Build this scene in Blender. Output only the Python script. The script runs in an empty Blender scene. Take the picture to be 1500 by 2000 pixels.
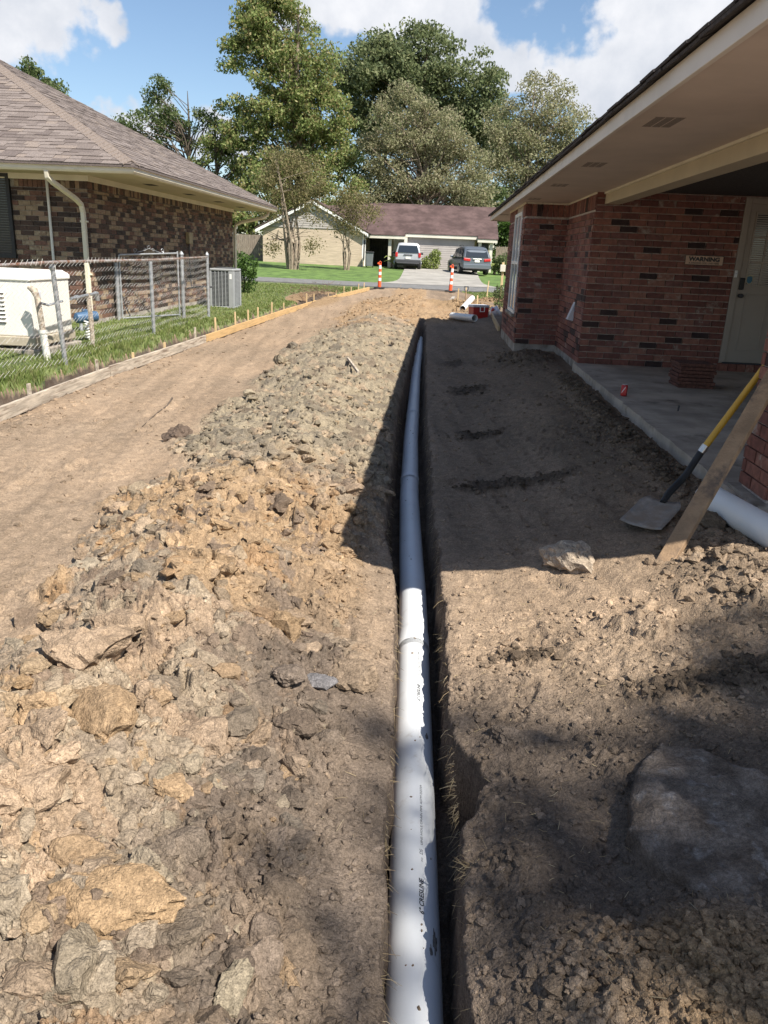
import bpy, math, random
import numpy as np
from mathutils import Vector, Matrix, Euler
R = math.radians
rng = np.random.default_rng(7)
random.seed(7)
S = bpy.context.scene
COL = S.collection
HCAM = 1.30

# ------------------------------------------------------------------ camera, sky, sun, exposure
cam_d = bpy.data.cameras.new('camera')
cam = bpy.data.objects.new('camera', cam_d)
COL.objects.link(cam)
S.camera = cam
cam_d.sensor_fit = 'VERTICAL'
cam_d.sensor_height = 24.0
cam_d.lens = 24.0 * 1530 / 2000
cam_d.clip_start = 0.05
cam_d.clip_end = 3000
CR = Matrix(((0.9968209, 0.05954683, -0.05293647), (0.06882307, -0.30877376, 0.94864227), (0.04014325, -0.94926969, -0.31189033)))
rot = Matrix((CR.col[0], -CR.col[1], -CR.col[2])).transposed()
cam.matrix_world = Matrix.Translation((0, 0, HCAM)) @ rot.to_4x4()

SUN = Vector((0.60, -0.55, 1.0)).normalized()
SUN_EL = math.asin(SUN.z)
sd = bpy.data.lights.new('sun', 'SUN')
sd.energy = 4.9
sd.angle = R(0.53)
sd.color = (1.0, 0.95, 0.86)
so = bpy.data.objects.new('sun', sd)
COL.objects.link(so)
so.rotation_euler = SUN.to_track_quat('Z', 'Y').to_euler()
so.location = SUN * 60

W = bpy.data.worlds.new('World')
S.world = W
W.use_nodes = True
wn, wl = W.node_tree.nodes, W.node_tree.links
wn.clear()
sky = wn.new('ShaderNodeTexSky')
sky.sky_type = 'NISHITA'
sky.sun_disc = False
sky.sun_elevation = SUN_EL
sky.sun_rotation = math.atan2(SUN.x, SUN.y)
sky.air_density = 1.0
sky.dust_density = 0.4
sky.ozone_density = 2.5
bg1 = wn.new('ShaderNodeBackground'); bg1.inputs[1].default_value = 0.08
wl.new(sky.outputs[0], bg1.inputs[0])
tc = wn.new('ShaderNodeTexCoord')
def wmath(op, a, b=None):
    n = wn.new('ShaderNodeMath'); n.operation = op
    for i, v in enumerate((a, b)):
        if v is None: continue
        if isinstance(v, (int, float)): n.inputs[i].default_value = v
        else: wl.new(v, n.inputs[i])
    return n.outputs[0]
def wnoise(scale, detail, off=(0, 0, 0)):
    mp = wn.new('ShaderNodeMapping'); mp.inputs['Location'].default_value = off
    wl.new(tc.outputs['Generated'], mp.inputs[0])
    n = wn.new('ShaderNodeTexNoise'); n.inputs['Scale'].default_value = scale; n.inputs['Detail'].default_value = detail
    n.inputs['Roughness'].default_value = 0.58
    wl.new(mp.outputs[0], n.inputs['Vector'])
    return n
lobes = [(-.125, .965, .262, .075), (-.06, .97, .262, .08), (-.015, .97, .245, .085), (.03, .975, .228, .075), (.065, .977, .205, .06), (.10, .975, .195, .045),
         (.13, .972, .188, .05), (.17, .965, .20, .06), (.215, .95, .215, .085), (.25, .94, .235, .095), (.29, .93, .225, .10), (.20, .955, .25, .06),
         (-.46, .87, .245, .10), (-.41, .885, .235, .06), (-.37, .90, .222, .035), (-.335, .925, .135, .05), (-.25, .96, .11, .05), (.33, .93, .14, .08)]
lr = random.Random(3)
for k in range(15):
    a = R(lr.uniform(35, 325)); e = R(lr.uniform(9, 55))
    lobes.append((math.sin(a) * math.cos(e), math.cos(a) * math.cos(e), math.sin(e), lr.uniform(.10, .26)))
wnode = wnoise(9.0, 4, (5, 2, 7))
wsub = wn.new('ShaderNodeVectorMath'); wsub.operation = 'SUBTRACT'; wl.new(wnode.outputs['Color'], wsub.inputs[0]); wsub.inputs[1].default_value = (.5, .5, .5)
wsc = wn.new('ShaderNodeVectorMath'); wsc.operation = 'SCALE'; wl.new(wsub.outputs[0], wsc.inputs[0]); wsc.inputs['Scale'].default_value = .16
wadd = wn.new('ShaderNodeVectorMath'); wadd.operation = 'ADD'; wl.new(tc.outputs['Generated'], wadd.inputs[0]); wl.new(wsc.outputs[0], wadd.inputs[1])
acc = None
for (x, y, z, r) in lobes:
    v = Vector((x, y, z)).normalized()
    s = wn.new('ShaderNodeVectorMath'); s.operation = 'SUBTRACT'; wl.new(wadd.outputs[0], s.inputs[0]); s.inputs[1].default_value = v
    m = wn.new('ShaderNodeVectorMath'); m.operation = 'MULTIPLY'; wl.new(s.outputs[0], m.inputs[0]); m.inputs[1].default_value = (1, 1, 1.35)
    le = wn.new('ShaderNodeVectorMath'); le.operation = 'LENGTH'; wl.new(m.outputs[0], le.inputs[0])
    val = wmath('SUBTRACT', 1.0, wmath('DIVIDE', le.outputs['Value'], r))
    acc = val if acc is None else wmath('MAXIMUM', acc, val)
acc = wmath('MAXIMUM', acc, -0.6)
n1 = wnoise(11.0, 9)
n2 = wnoise(34.0, 6, (3, 1, 2))
dens = wmath('ADD', acc, wmath('MULTIPLY', wmath('SUBTRACT', n1.outputs[0], 0.5), 2.2))
dens = wmath('ADD', dens, wmath('MULTIPLY', wmath('SUBTRACT', n2.outputs[0], 0.5), 0.55))
mr = wn.new('ShaderNodeMapRange'); mr.interpolation_type = 'SMOOTHSTEP'
mr.inputs['From Min'].default_value = 0.02; mr.inputs['From Max'].default_value = 0.42
wl.new(dens, mr.inputs['Value'])
n3 = wnoise(7.5, 7, (1.7, .4, 9))
shade = wmath('ADD', wmath('MULTIPLY', n3.outputs[0], 1.1), wmath('MULTIPLY', n2.outputs[0], .35))
cr = wn.new('ShaderNodeValToRGB')
cr.color_ramp.elements[0].position = .50; cr.color_ramp.elements[0].color = (.95, .96, 1.0, 1)
cr.color_ramp.elements[1].position = .95; cr.color_ramp.elements[1].color = (.60, .65, .74, 1)
wl.new(shade, cr.inputs[0])
bg2 = wn.new('ShaderNodeBackground'); bg2.inputs[1].default_value = 0.56
wl.new(cr.outputs[0], bg2.inputs[0])
mx = wn.new('ShaderNodeMixShader')
wl.new(mr.outputs[0], mx.inputs[0]); wl.new(bg1.outputs[0], mx.inputs[1]); wl.new(bg2.outputs[0], mx.inputs[2])
wo = wn.new('ShaderNodeOutputWorld'); wl.new(mx.outputs[0], wo.inputs[0])

S.view_settings.view_transform = 'Standard'
S.view_settings.look = 'None'
S.view_settings.gamma = 1.0
S.view_settings.use_curve_mapping = False
S.view_settings.exposure = 0.86

# ------------------------------------------------------------------ helpers
def proj(p):
    c = CR.transposed() @ (Vector(p) - Vector((0, 0, HCAM)))
    if c.z <= 0.05: return None
    return (750 + 1530 * c.x / c.z, 1000 + 1530 * c.y / c.z, c.z)

ORG = {}
def link(o, parent=None):
    COL.objects.link(o)
    if parent is not None:
        o.parent = parent
    return o
def thing(name, label, cat, loc=(0, 0, 0), rotz=0.0, group=None, local=False):
    o = bpy.data.objects.new(name, None)
    o.empty_display_size = 0.1
    COL.objects.link(o)
    o.location = loc; o.rotation_euler = (0, 0, rotz)
    o['label'] = label; o['category'] = cat
    if group: o['group'] = group
    ORG[o.name] = Vector((0, 0, 0)) if local else Vector(loc)
    return o
def tag(o, label=None, cat=None, group=None, kind=None):
    if label: o['label'] = label
    if cat: o['category'] = cat
    if group: o['group'] = group
    if kind: o['kind'] = kind
    return o
def np_mesh(name, verts, faces, mats, mat_idx=None, smooth=False, cols=None):
    me = bpy.data.meshes.new(name)
    verts = np.asarray(verts, dtype=np.float32); faces = np.asarray(faces, dtype=np.int32)
    n = faces.shape[1]
    me.vertices.add(len(verts)); me.vertices.foreach_set('co', verts.ravel())
    me.loops.add(faces.size); me.loops.foreach_set('vertex_index', faces.ravel())
    me.polygons.add(len(faces))
    me.polygons.foreach_set('loop_start', np.arange(0, faces.size, n, dtype=np.int32))
    me.polygons.foreach_set('loop_total', np.full(len(faces), n, dtype=np.int32))
    for m in (mats if isinstance(mats, (list, tuple)) else [mats]): me.materials.append(m)
    if mat_idx is not None: me.polygons.foreach_set('material_index', np.asarray(mat_idx, dtype=np.int32))
    me.polygons.foreach_set('use_smooth', np.full(len(faces), bool(smooth)))
    if cols is not None:
        a = me.color_attributes.new('Col', 'FLOAT_COLOR', 'POINT')
        c4 = np.ones((len(verts), 4), dtype=np.float32); c4[:, :3] = cols
        a.data.foreach_set('color', c4.ravel())
    me.update(calc_edges=True)
    return me
def np_obj(name, verts, faces, mats, parent=None, **k):
    if parent is not None:
        verts = np.asarray(verts, dtype=np.float32) - np.array(ORG[parent.name], dtype=np.float32)
    o = bpy.data.objects.new(name, np_mesh(name, verts, faces, mats, **k))
    link(o, parent)
    if parent is not None: ORG[o.name] = ORG[parent.name]
    else: ORG[o.name] = Vector((0, 0, 0))
    return o

class MB:
    def __init__(s): s.v = []; s.f = []; s.m = []; s.xf = None
    def add(s, vs, fs, mi=0):
        b = len(s.v)
        if s.xf is not None: vs = [s.xf @ Vector(p) for p in vs]
        s.v += [tuple(p) for p in vs]
        s.f += [tuple(b + i for i in f) for f in fs]
        s.m += [mi] * len(fs)
        return s
    def box(s, c, d, rot=None, mi=0):
        vs = []
        for z in (-.5, .5):
            for y in (-.5, .5):
                for x in (-.5, .5): vs.append(Vector((x * d[0], y * d[1], z * d[2])))
        if rot is not None:
            M_ = rot if isinstance(rot, Matrix) else Euler(rot).to_matrix()
            vs = [M_ @ p for p in vs]
        c = Vector(c)
        return s.add([p + c for p in vs], [(0, 2, 3, 1), (4, 5, 7, 6), (0, 1, 5, 4), (2, 6, 7, 3), (0, 4, 6, 2), (1, 3, 7, 5)], mi)
    def bb(s, x0, x1, y0, y1, z0, z1, mi=0):
        return s.box(((x0 + x1) / 2, (y0 + y1) / 2, (z0 + z1) / 2), (x1 - x0, y1 - y0, z1 - z0), None, mi)
    def quad(s, *p, mi=0): return s.add(p, [tuple(range(len(p)))], mi)
    def tube(s, pts, r, n=8, caps=True, mi=0, twist=0):
        pts = [Vector(p) for p in pts]; k = len(pts)
        rs = r if isinstance(r, (list, tuple)) else [r] * k
        vs = []; up = None
        for i, p in enumerate(pts):
            t = (pts[min(i + 1, k - 1)] - pts[max(i - 1, 0)])
            if t.length < 1e-9: t = Vector((0, 0, 1))
            t.normalize()
            if up is None:
                up = Vector((0, 0, 1)) if abs(t.z) < .9 else Vector((1, 0, 0))
            a = t.cross(up)
            if a.length < 1e-6: a = t.cross(Vector((0, 1, 0)))
            a.normalize(); b = a.cross(t).normalized(); up = b
            for j in range(n):
                an = 2 * math.pi * j / n + twist
                vs.append(p + (a * math.cos(an) + b * math.sin(an)) * rs[i])
        fs = []
        for i in range(k - 1):
            for j in range(n):
                fs.append((i * n + j, i * n + (j + 1) % n, (i + 1) * n + (j + 1) % n, (i + 1) * n + j))
        if caps:
            fs.append(tuple(range(n - 1, -1, -1))); fs.append(tuple(range((k - 1) * n, k * n)))
        return s.add(vs, fs, mi)
    def ring(s, p0, p1, r0, r1, n=16, mi=0):      # hollow pipe: outer and inner walls plus end annuli
        p0 = Vector(p0); p1 = Vector(p1); t = (p1 - p0).normalized()
        a = t.orthogonal().normalized(); b = t.cross(a)
        vs = []
        for p in (p0, p1):
            for rr in (r0, r1):
                for j in range(n):
                    an = 2 * math.pi * j / n
                    vs.append(p + (a * math.cos(an) + b * math.sin(an)) * rr)
        fs = []
        for j in range(n):
            k = (j + 1) % n
            fs += [(j, k, 2 * n + k, 2 * n + j), (n + k, n + j, 3 * n + j, 3 * n + k), (k, j, n + j, n + k), (2 * n + j, 2 * n + k, 3 * n + k, 3 * n + j)]
        return s.add(vs, fs, mi)
    def lathe(s, prof, n=16, o=(0, 0, 0), mi=0, sx=1, sy=1):
        o = Vector(o); vs = []
        for (r, z) in prof:
            for j in range(n):
                an = 2 * math.pi * j / n
                vs.append(o + Vector((r * math.cos(an) * sx, r * math.sin(an) * sy, z)))
        fs = []
        for i in range(len(prof) - 1):
            for j in range(n):
                fs.append((i * n + j, i * n + (j + 1) % n, (i + 1) * n + (j + 1) % n, (i + 1) * n + j))
        fs.append(tuple(range(n - 1, -1, -1))); fs.append(tuple(range((len(prof) - 1) * n, len(prof) * n)))
        return s.add(vs, fs, mi)
    def extrude(s, poly, vec, mi=0):
        n = len(poly); vec = Vector(vec); P = [Vector(p) for p in poly]
        vs = P + [p + vec for p in P]
        fs = [tuple(range(n - 1, -1, -1)), tuple(range(n, 2 * n))] + [(i, (i + 1) % n, n + (i + 1) % n, n + i) for i in range(n)]
        return s.add(vs, fs, mi)
    def grid(s, fn, nu, nv, mi=0, wrap=False):
        vs = [fn(i / (nu - 1), j / (nv - 1)) for i in range(nu) for j in range(nv)]
        fs = [(i * nv + j, (i + 1) * nv + j, (i + 1) * nv + j + 1, i * nv + j + 1) for i in range(nu - 1) for j in range(nv - 1)]
        return s.add(vs, fs, mi)
    def build(s, name, mats, parent=None, smooth=False, bevel=0, cat=None, label=None, group=None, kind=None, seg=2):
        me = bpy.data.meshes.new(name)
        off = ORG[parent.name] if parent is not None else Vector((0, 0, 0))
        me.from_pydata([tuple(Vector(p) - off) for p in s.v], [], s.f)
        for m in (mats if isinstance(mats, (list, tuple)) else [mats]): me.materials.append(m)
        me.polygons.foreach_set('material_index', s.m)
        if smooth:
            me.polygons.foreach_set('use_smooth', [True] * len(me.polygons))
            me.set_sharp_from_angle(angle=R(38))
        me.update()
        o = bpy.data.objects.new(name, me)
        link(o, parent)
        ORG[o.name] = off
        if bevel:
            md = o.modifiers.new('bevel', 'BEVEL'); md.width = bevel; md.segments = seg; md.limit_method = 'ANGLE'; md.angle_limit = R(35)
        return tag(o, label, cat, group, kind)
def copy_tree(o, parent=None):
    c = o.copy(); COL.objects.link(c)
    if parent is not None: c.parent = parent
    ORG[c.name] = ORG.get(o.name, Vector((0, 0, 0)))
    for ch in list(o.children): copy_tree(ch, c)
    return c

# ------------------------------------------------------------------ numpy noise
def _h(ix, iy, seed):
    h = (ix.astype(np.int64) * 374761393 + iy.astype(np.int64) * 668265263 + seed * 2246822519) & 0xFFFFFFFF
    h = ((h ^ (h >> 13)) * 1274126177) & 0xFFFFFFFF
    h = ((h ^ (h >> 16)) * 2654435761) & 0xFFFFFFFF
    return ((h ^ (h >> 15)) & 0xFFFFFF).astype(np.float32) / 16777216.0
def perlin(x, y, seed=0):
    x = np.asarray(x, dtype=np.float64); y = np.asarray(y, dtype=np.float64)
    ix = np.floor(x); iy = np.floor(y); fx = (x - ix).astype(np.float32); fy = (y - iy).astype(np.float32)
    u = fx * fx * fx * (fx * (fx * 6 - 15) + 10); v = fy * fy * fy * (fy * (fy * 6 - 15) + 10)
    def g(dx, dy):
        a = _h(ix + dx, iy + dy, seed) * (2 * np.pi)
        return np.cos(a) * (fx - dx) + np.sin(a) * (fy - dy)
    a = g(0, 0); b = g(1, 0); c = g(0, 1); d = g(1, 1)
    return ((a + (b - a) * u) * (1 - v) + (c + (d - c) * u) * v) * 1.5
def fbm(x, y, octv=4, seed=0, gain=.5):
    s = 0; a = 1.0
    for k in range(octv):
        s = s + a * perlin(x * 2 ** k + 7.3 * k, y * 2 ** k - 3.1 * k, seed + k); a *= gain
    return s
def worley(x, y, seed=0):
    ix = np.floor(x); iy = np.floor(y)
    f1 = np.full(x.shape, 9.0, np.float32); f2 = f1.copy(); cx = np.zeros_like(f1); cy = np.zeros_like(f1)
    r1 = np.zeros_like(f1); kx = np.zeros(x.shape); ky = np.zeros(x.shape)
    for dx in (-1, 0, 1):
        for dy in (-1, 0, 1):
            jx = ix + dx; jy = iy + dy
            px = jx + _h(jx, jy, seed); py = jy + _h(jx, jy, seed + 1)
            ax = (x - px).astype(np.float32); ay = (y - py).astype(np.float32)
            d = np.sqrt(ax * ax + ay * ay)
            near = d < f1
            f2 = np.where(near, f1, np.minimum(f2, d))
            cx = np.where(near, ax, cx); cy = np.where(near, ay, cy)
            kx = np.where(near, jx, kx); ky = np.where(near, jy, ky)
            f1 = np.where(near, d, f1)
    return f1, f2, cx, cy, kx, ky
def clods(x, y, size, seed):
    u = x / size; v = y / size
    w = .55
    u2 = u + w * perlin(u * 1.1, v * 1.1, seed + 50) + .24 * perlin(u * 2.9, v * 2.9, seed + 52) + .10 * perlin(u * 7.3, v * 7.3, seed + 54)
    v2 = v + w * perlin(u * 1.1 + 31, v * 1.1 + 17, seed + 51) + .24 * perlin(u * 2.9 + 9, v * 2.9, seed + 53) + .10 * perlin(u * 7.3 + 5, v * 7.3, seed + 55)
    f1, f2, cx, cy, kx, ky = worley(u2, v2, seed)
    a = _h(kx, ky, seed + 7); b = _h(kx, ky, seed + 8) - .5; c = _h(kx, ky, seed + 9) - .5; d = _h(kx, ky, seed + 10)
    edge = np.clip((f2 - f1) / .15, 0, 1); edge = edge * (2 - edge)
    hgt = np.clip(.25 + .75 * a * a + 1.9 * (cx * b + cy * c) + .18 * perlin(u * 4.1, v * 4.1, seed + 60), 0, 1.5) * (.25 + .75 * edge)
    return hgt, edge, d
def sstep(a, b, x):
    t = np.clip((x - a) / (b - a), 0, 1); return t * t * (3 - 2 * t)

# ------------------------------------------------------------------ materials
def mat(name, col, rough=.7, var=.15, scale=6.0, bump=0.0, bscale=40.0, metal=0.0, spec=.5, col2=None, detail=5, stretch=None, mixpos=(.4, .62), dirt=None, trans=0):
    m = bpy.data.materials.new(name); m.use_nodes = True
    N, L = m.node_tree.nodes, m.node_tree.links
    b = N['Principled BSDF']
    b.inputs['Roughness'].default_value = rough; b.inputs['Metallic'].default_value = metal
    b.inputs['Specular IOR Level'].default_value = spec
    ge = N.new('ShaderNodeTexCoord') if stretch and stretch[0] == 'obj' else N.new('ShaderNodeNewGeometry')
    vec = ge.outputs['Object'] if stretch and stretch[0] == 'obj' else ge.outputs['Position']
    if stretch:
        mp = N.new('ShaderNodeMapping'); mp.inputs['Scale'].default_value = stretch[-1]
        L.new(vec, mp.inputs[0]); vec = mp.outputs[0]
    n = N.new('ShaderNodeTexNoise'); n.inputs['Scale'].default_value = scale; n.inputs['Detail'].default_value = detail
    n.inputs['Roughness'].default_value = .62
    L.new(vec, n.inputs['Vector'])
    ra = N.new('ShaderNodeValToRGB')
    c1 = tuple(max(0, c * (1 - var)) for c in col); c2 = col2 if col2 else tuple(min(1, c * (1 + var)) for c in col)
    ra.color_ramp.elements[0].position = mixpos[0]; ra.color_ramp.elements[0].color = (*c1, 1)
    ra.color_ramp.elements[1].position = mixpos[1]; ra.color_ramp.elements[1].color = (*c2, 1)
    L.new(n.outputs[0], ra.inputs[0])
    out = ra.outputs[0]
    if dirt:                                        # (colour, scale, threshold lo, hi): stains and mud on the surface
        n2 = N.new('ShaderNodeTexNoise'); n2.inputs['Scale'].default_value = dirt[1]; n2.inputs['Detail'].default_value = 7; n2.inputs['Roughness'].default_value = .7
        L.new(vec, n2.inputs['Vector'])
        mr2 = N.new('ShaderNodeMapRange'); mr2.inputs['From Min'].default_value = dirt[2]; mr2.inputs['From Max'].default_value = dirt[3]
        L.new(n2.outputs[0], mr2.inputs['Value'])
        mix = N.new('ShaderNodeMix'); mix.data_type = 'RGBA'
        L.new(mr2.outputs[0], mix.inputs[0]); L.new(out, mix.inputs[6]); mix.inputs[7].default_value = (*dirt[0], 1)
        out = mix.outputs[2]
    L.new(out, b.inputs['Base Color'])
    if bump:
        nb = N.new('ShaderNodeTexNoise'); nb.inputs['Scale'].default_value = bscale; nb.inputs['Detail'].default_value = 6; nb.inputs['Roughness'].default_value = .65
        L.new(vec, nb.inputs['Vector'])
        bp = N.new('ShaderNodeBump'); bp.inputs['Strength'].default_value = bump; bp.inputs['Distance'].default_value = .02
        L.new(nb.outputs[0], bp.inputs['Height']); L.new(bp.outputs[0], b.inputs['Normal'])
    return m
def island_mat(name, cols, rough=.6, trans=.35, spec=.3):
    """leaves and blades: every separate little face has its own tint, some light comes through"""
    m = bpy.data.materials.new(name); m.use_nodes = True
    N, L = m.node_tree.nodes, m.node_tree.links
    b = N['Principled BSDF']; b.inputs['Roughness'].default_value = rough; b.inputs['Specular IOR Level'].default_value = spec
    g = N.new('ShaderNodeNewGeometry'); ra = N.new('ShaderNodeValToRGB')
    L.new(g.outputs['Random Per Island'], ra.inputs[0])
    e = ra.color_ramp.elements
    while len(e) < len(cols): e.new(.5)
    for i, c in enumerate(cols):
        e[i].position = i / (len(cols) - 1); e[i].color = (*c, 1)
    L.new(ra.outputs[0], b.inputs['Base Color'])
    t = N.new('ShaderNodeBsdfTranslucent'); L.new(ra.outputs[0], t.inputs[0])
    mx = N.new('ShaderNodeMixShader'); mx.inputs[0].default_value = trans
    L.new(b.outputs[0], mx.inputs[1]); L.new(t.outputs[0], mx.inputs[2])
    L.new(mx.outputs[0], N['Material Output'].inputs[0])
    return m
def attr_mat(name, bumps=((60, .25, .012), (320, .3, .005)), rough=.95, var=.35):
    m = bpy.data.materials.new(name); m.use_nodes = True
    N, L = m.node_tree.nodes, m.node_tree.links
    b = N['Principled BSDF']; b.inputs['Roughness'].default_value = rough; b.inputs['Specular IOR Level'].default_value = .15
    at = N.new('ShaderNodeAttribute'); at.attribute_name = 'Col'
    g = N.new('ShaderNodeNewGeometry')
    prev = at.outputs['Color']
    for (sc, lo, hi) in ((14.0, 1 - var * .6, 1 + var * .6), (75.0, 1 - var, 1 + var * .8), (260.0, 1 - var, 1 + var)):
        n = N.new('ShaderNodeTexNoise'); n.inputs['Scale'].default_value = sc; n.inputs['Detail'].default_value = 4; n.inputs['Roughness'].default_value = .65
        L.new(g.outputs['Position'], n.inputs['Vector'])
        mr_ = N.new('ShaderNodeMapRange'); mr_.inputs['From Min'].default_value = .3; mr_.inputs['From Max'].default_value = .7
        mr_.inputs['To Min'].default_value = lo; mr_.inputs['To Max'].default_value = hi
        L.new(n.outputs[0], mr_.inputs['Value'])
        mm = N.new('ShaderNodeVectorMath'); mm.operation = 'SCALE'
        L.new(prev, mm.inputs[0]); L.new(mr_.outputs[0], mm.inputs['Scale']); prev = mm.outputs[0]
    L.new(prev, b.inputs['Base Color'])
    nrm = None
    for (sc, st, di) in bumps:
        n = N.new('ShaderNodeTexNoise'); n.inputs['Scale'].default_value = sc; n.inputs['Detail'].default_value = 6; n.inputs['Roughness'].default_value = .7
        L.new(g.outputs['Position'], n.inputs['Vector'])
        bp = N.new('ShaderNodeBump'); bp.inputs['Strength'].default_value = st; bp.inputs['Distance'].default_value = di
        L.new(n.outputs[0], bp.inputs['Height'])
        if nrm is not None: L.new(nrm, bp.inputs['Normal'])
        nrm = bp.outputs[0]
    for (sc, st, di) in ((42, .22, .014), (110, .5, .008), (270, .5, .004)):
        n = N.new('ShaderNodeTexVoronoi'); n.inputs['Scale'].default_value = sc; n.inputs['Randomness'].default_value = 1
        wv = N.new('ShaderNodeTexNoise'); wv.inputs['Scale'].default_value = sc * .8; L.new(g.outputs['Position'], wv.inputs['Vector'])
        ad = N.new('ShaderNodeVectorMath'); ad.operation = 'MULTIPLY_ADD'; L.new(wv.outputs['Color'], ad.inputs[0]); ad.inputs[1].default_value = (.9 / sc,) * 3; L.new(g.outputs['Position'], ad.inputs[2])
        L.new(ad.outputs[0], n.inputs['Vector'])
        bp = N.new('ShaderNodeBump'); bp.invert = True; bp.inputs['Strength'].default_value = st; bp.inputs['Distance'].default_value = di
        L.new(n.outputs['Distance'], bp.inputs['Height']); L.new(nrm, bp.inputs['Normal']); nrm = bp.outputs[0]
    L.new(nrm, b.inputs['Normal'])
    return m
def glass_mat(name, col=(.02, .025, .03), rough=.06):
    m = bpy.data.materials.new(name); m.use_nodes = True
    b = m.node_tree.nodes['Principled BSDF']
    b.inputs['Base Color'].default_value = (*col, 1); b.inputs['Roughness'].default_value = rough; b.inputs['Specular IOR Level'].default_value = .8
    return m

MT = {}
MT['dirt'] = attr_mat('dirt')
MT['lawn_soil'] = mat('lawn_soil', (.10, .135, .040), .95, .35, 5, .5, 60, col2=(.16, .19, .065))
MT['far_lawn'] = mat('far_lawn', (.085, .15, .030), .95, .30, 1.6, .9, 9, col2=(.13, .21, .045), detail=8)
MT['grass'] = island_mat('grass', [(.12, .165, .042), (.17, .225, .058), (.21, .265, .075), (.25, .28, .10), (.31, .295, .14)], .6, .4)
MT['asphalt'] = mat('asphalt', (.16, .155, .15), .9, .2, 3, .3, 120)
MT['concrete'] = mat('concrete', (.37, .315, .26), .9, .22, 2.2, .25, 90, dirt=((.10, .075, .055), 2.3, .56, .72))
MT['drive'] = mat('drive', (.30, .28, .25), .9, .18, .8, .2, 40)
MT['mortar_l'] = mat('mortar_l', (.36, .31, .25), .95, .2, 20, .3, 150)
MT['mortar_r'] = mat('mortar_r', (.50, .43, .38), .95, .2, 20, .3, 150)
MT['foundation'] = mat('foundation', (.34, .30, .255), .95, .25, 5, .4, 60, dirt=((.13, .10, .075), 4, .5, .65))
def brick_m(nm, c, c2=None, var=.2, dirt=None): return mat(nm, c, .85, var, 22, .45, 130, col2=c2, dirt=dirt)
BL = [brick_m('brick_dark', (.050, .032, .026)), brick_m('brick_umber', (.080, .048, .036)), brick_m('brick_rust', (.135, .070, .048)),
      brick_m('brick_red_brown', (.165, .085, .060)), brick_m('brick_tan', (.30, .215, .135), (.36, .26, .17)), brick_m('brick_buff', (.35, .26, .17), (.30, .18, .12)),
      brick_m('brick_tan_smear', (.25, .16, .105), (.36, .28, .19))]
BLW = [.16, .20, .18, .13, .13, .10, .10]
wh = ((.42, .38, .33), 16, .60, .70)
BR = [brick_m('brick_deep_red', (.205, .078, .058)), brick_m('brick_oxblood', (.155, .060, .047)), brick_m('brick_red', (.255, .105, .075)), brick_m('brick_black', (.042, .022, .020)),
      brick_m('brick_limed', (.20, .085, .065), dirt=((.40, .34, .29), 13, .50, .66)), brick_m('brick_rosy', (.28, .125, .09), dirt=((.38, .31, .26), 11, .56, .68)), brick_m('brick_wine', (.185, .080, .066), dirt=wh)]
BRW = [.29, .23, .19, .065, .055, .075, .095]
MT['trim_cream'] = mat('trim_cream', (.72, .655, .51), .55, .05, 2, dirt=((.42, .36, .25), 1.6, .6, .8))
MT['soffit'] = mat('soffit', (.60, .50, .43), .7, .05, 2)
MT['fascia'] = mat('fascia', (.66, .60, .53), .6, .05, 2)
MT['beam'] = mat('beam', (.52, .44, .31), .6, .05, 2)
MT['soffit_l'] = mat('soffit_l', (.50, .43, .30), .7, .06, 2)
MT['vent_dark'] = mat('vent_dark', (.035, .028, .025), .8, .2, 30)
SH = [mat('shingle_a', (.165, .133, .118), .95, .25, 60, .5, 300), mat('shingle_b', (.205, .168, .150), .95, .25, 60, .5, 300), mat('shingle_c', (.135, .107, .096), .95, .25, 60, .5, 300), mat('shingle_d', (.225, .180, .152), .95, .25, 60, .5, 300)]
MT['shingle_edge'] = mat('shingle_edge', (.055, .048, .048), .95, .3, 40, .4, 200)
MT['roof_far'] = mat('roof_far', (.078, .046, .042), .95, .25, 1.1, .5, 14, detail=8, col2=(.112, .070, .065))
MT['white'] = mat('white', (.78, .77, .74), .5, .04, 3)
MT['white_dirty'] = mat('white_dirty', (.70, .68, .62), .6, .06, 3, dirt=((.35, .30, .22), 6, .58, .75))
MT['gen'] = mat('gen', (.74, .71, .64), .45, .04, 2)
MT['gen_lid'] = mat('gen_lid', (.86, .84, .79), .4, .03, 2)
MT['gen_pad'] = mat('gen_pad', (.42, .36, .27), .8, .12, 8)
MT['black'] = mat('black', (.018, .018, .018), .55, .2, 10)
MT['rubber'] = mat('rubber', (.022, .022, .022), .85, .2, 10)
MT['galv'] = mat('galv', (.40, .41, .42), .45, .15, 25, metal=.55)
MT['galv_rust'] = mat('galv_rust', (.36, .33, .31), .6, .2, 20, metal=.3, dirt=((.22, .10, .055), 7, .42, .6))
MT['wire'] = mat('wire', (.33, .32, .295), .5, .12, 10, metal=.15, dirt=((.22, .12, .08), 3, .5, .7))
MT['ac'] = mat('ac', (.29, .30, .305), .6, .06, 4)
MT['ac_dark'] = mat('ac_dark', (.085, .09, .095), .6, .1, 10)
MT['pine'] = mat('pine', (.52, .34, .155), .75, .16, 3, .2, 60, stretch=((8, .7, 8),), dirt=((.36, .24, .13), 3, .55, .75))
MT['stake'] = mat('stake', (.55, .40, .22), .8, .15, 5, .2, 60, stretch=((6, 6, 1),))
MT['wood_grey'] = mat('wood_grey', (.46, .39, .31), .9, .25, 3.5, .4, 50, stretch=((9, .8, 9),), dirt=((.17, .12, .085), 2.5, .5, .66))
MT['timber'] = mat('timber', (.33, .215, .125), .85, .25, 4, .35, 60, dirt=((.085, .065, .055), 3.2, .52, .66))
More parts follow.
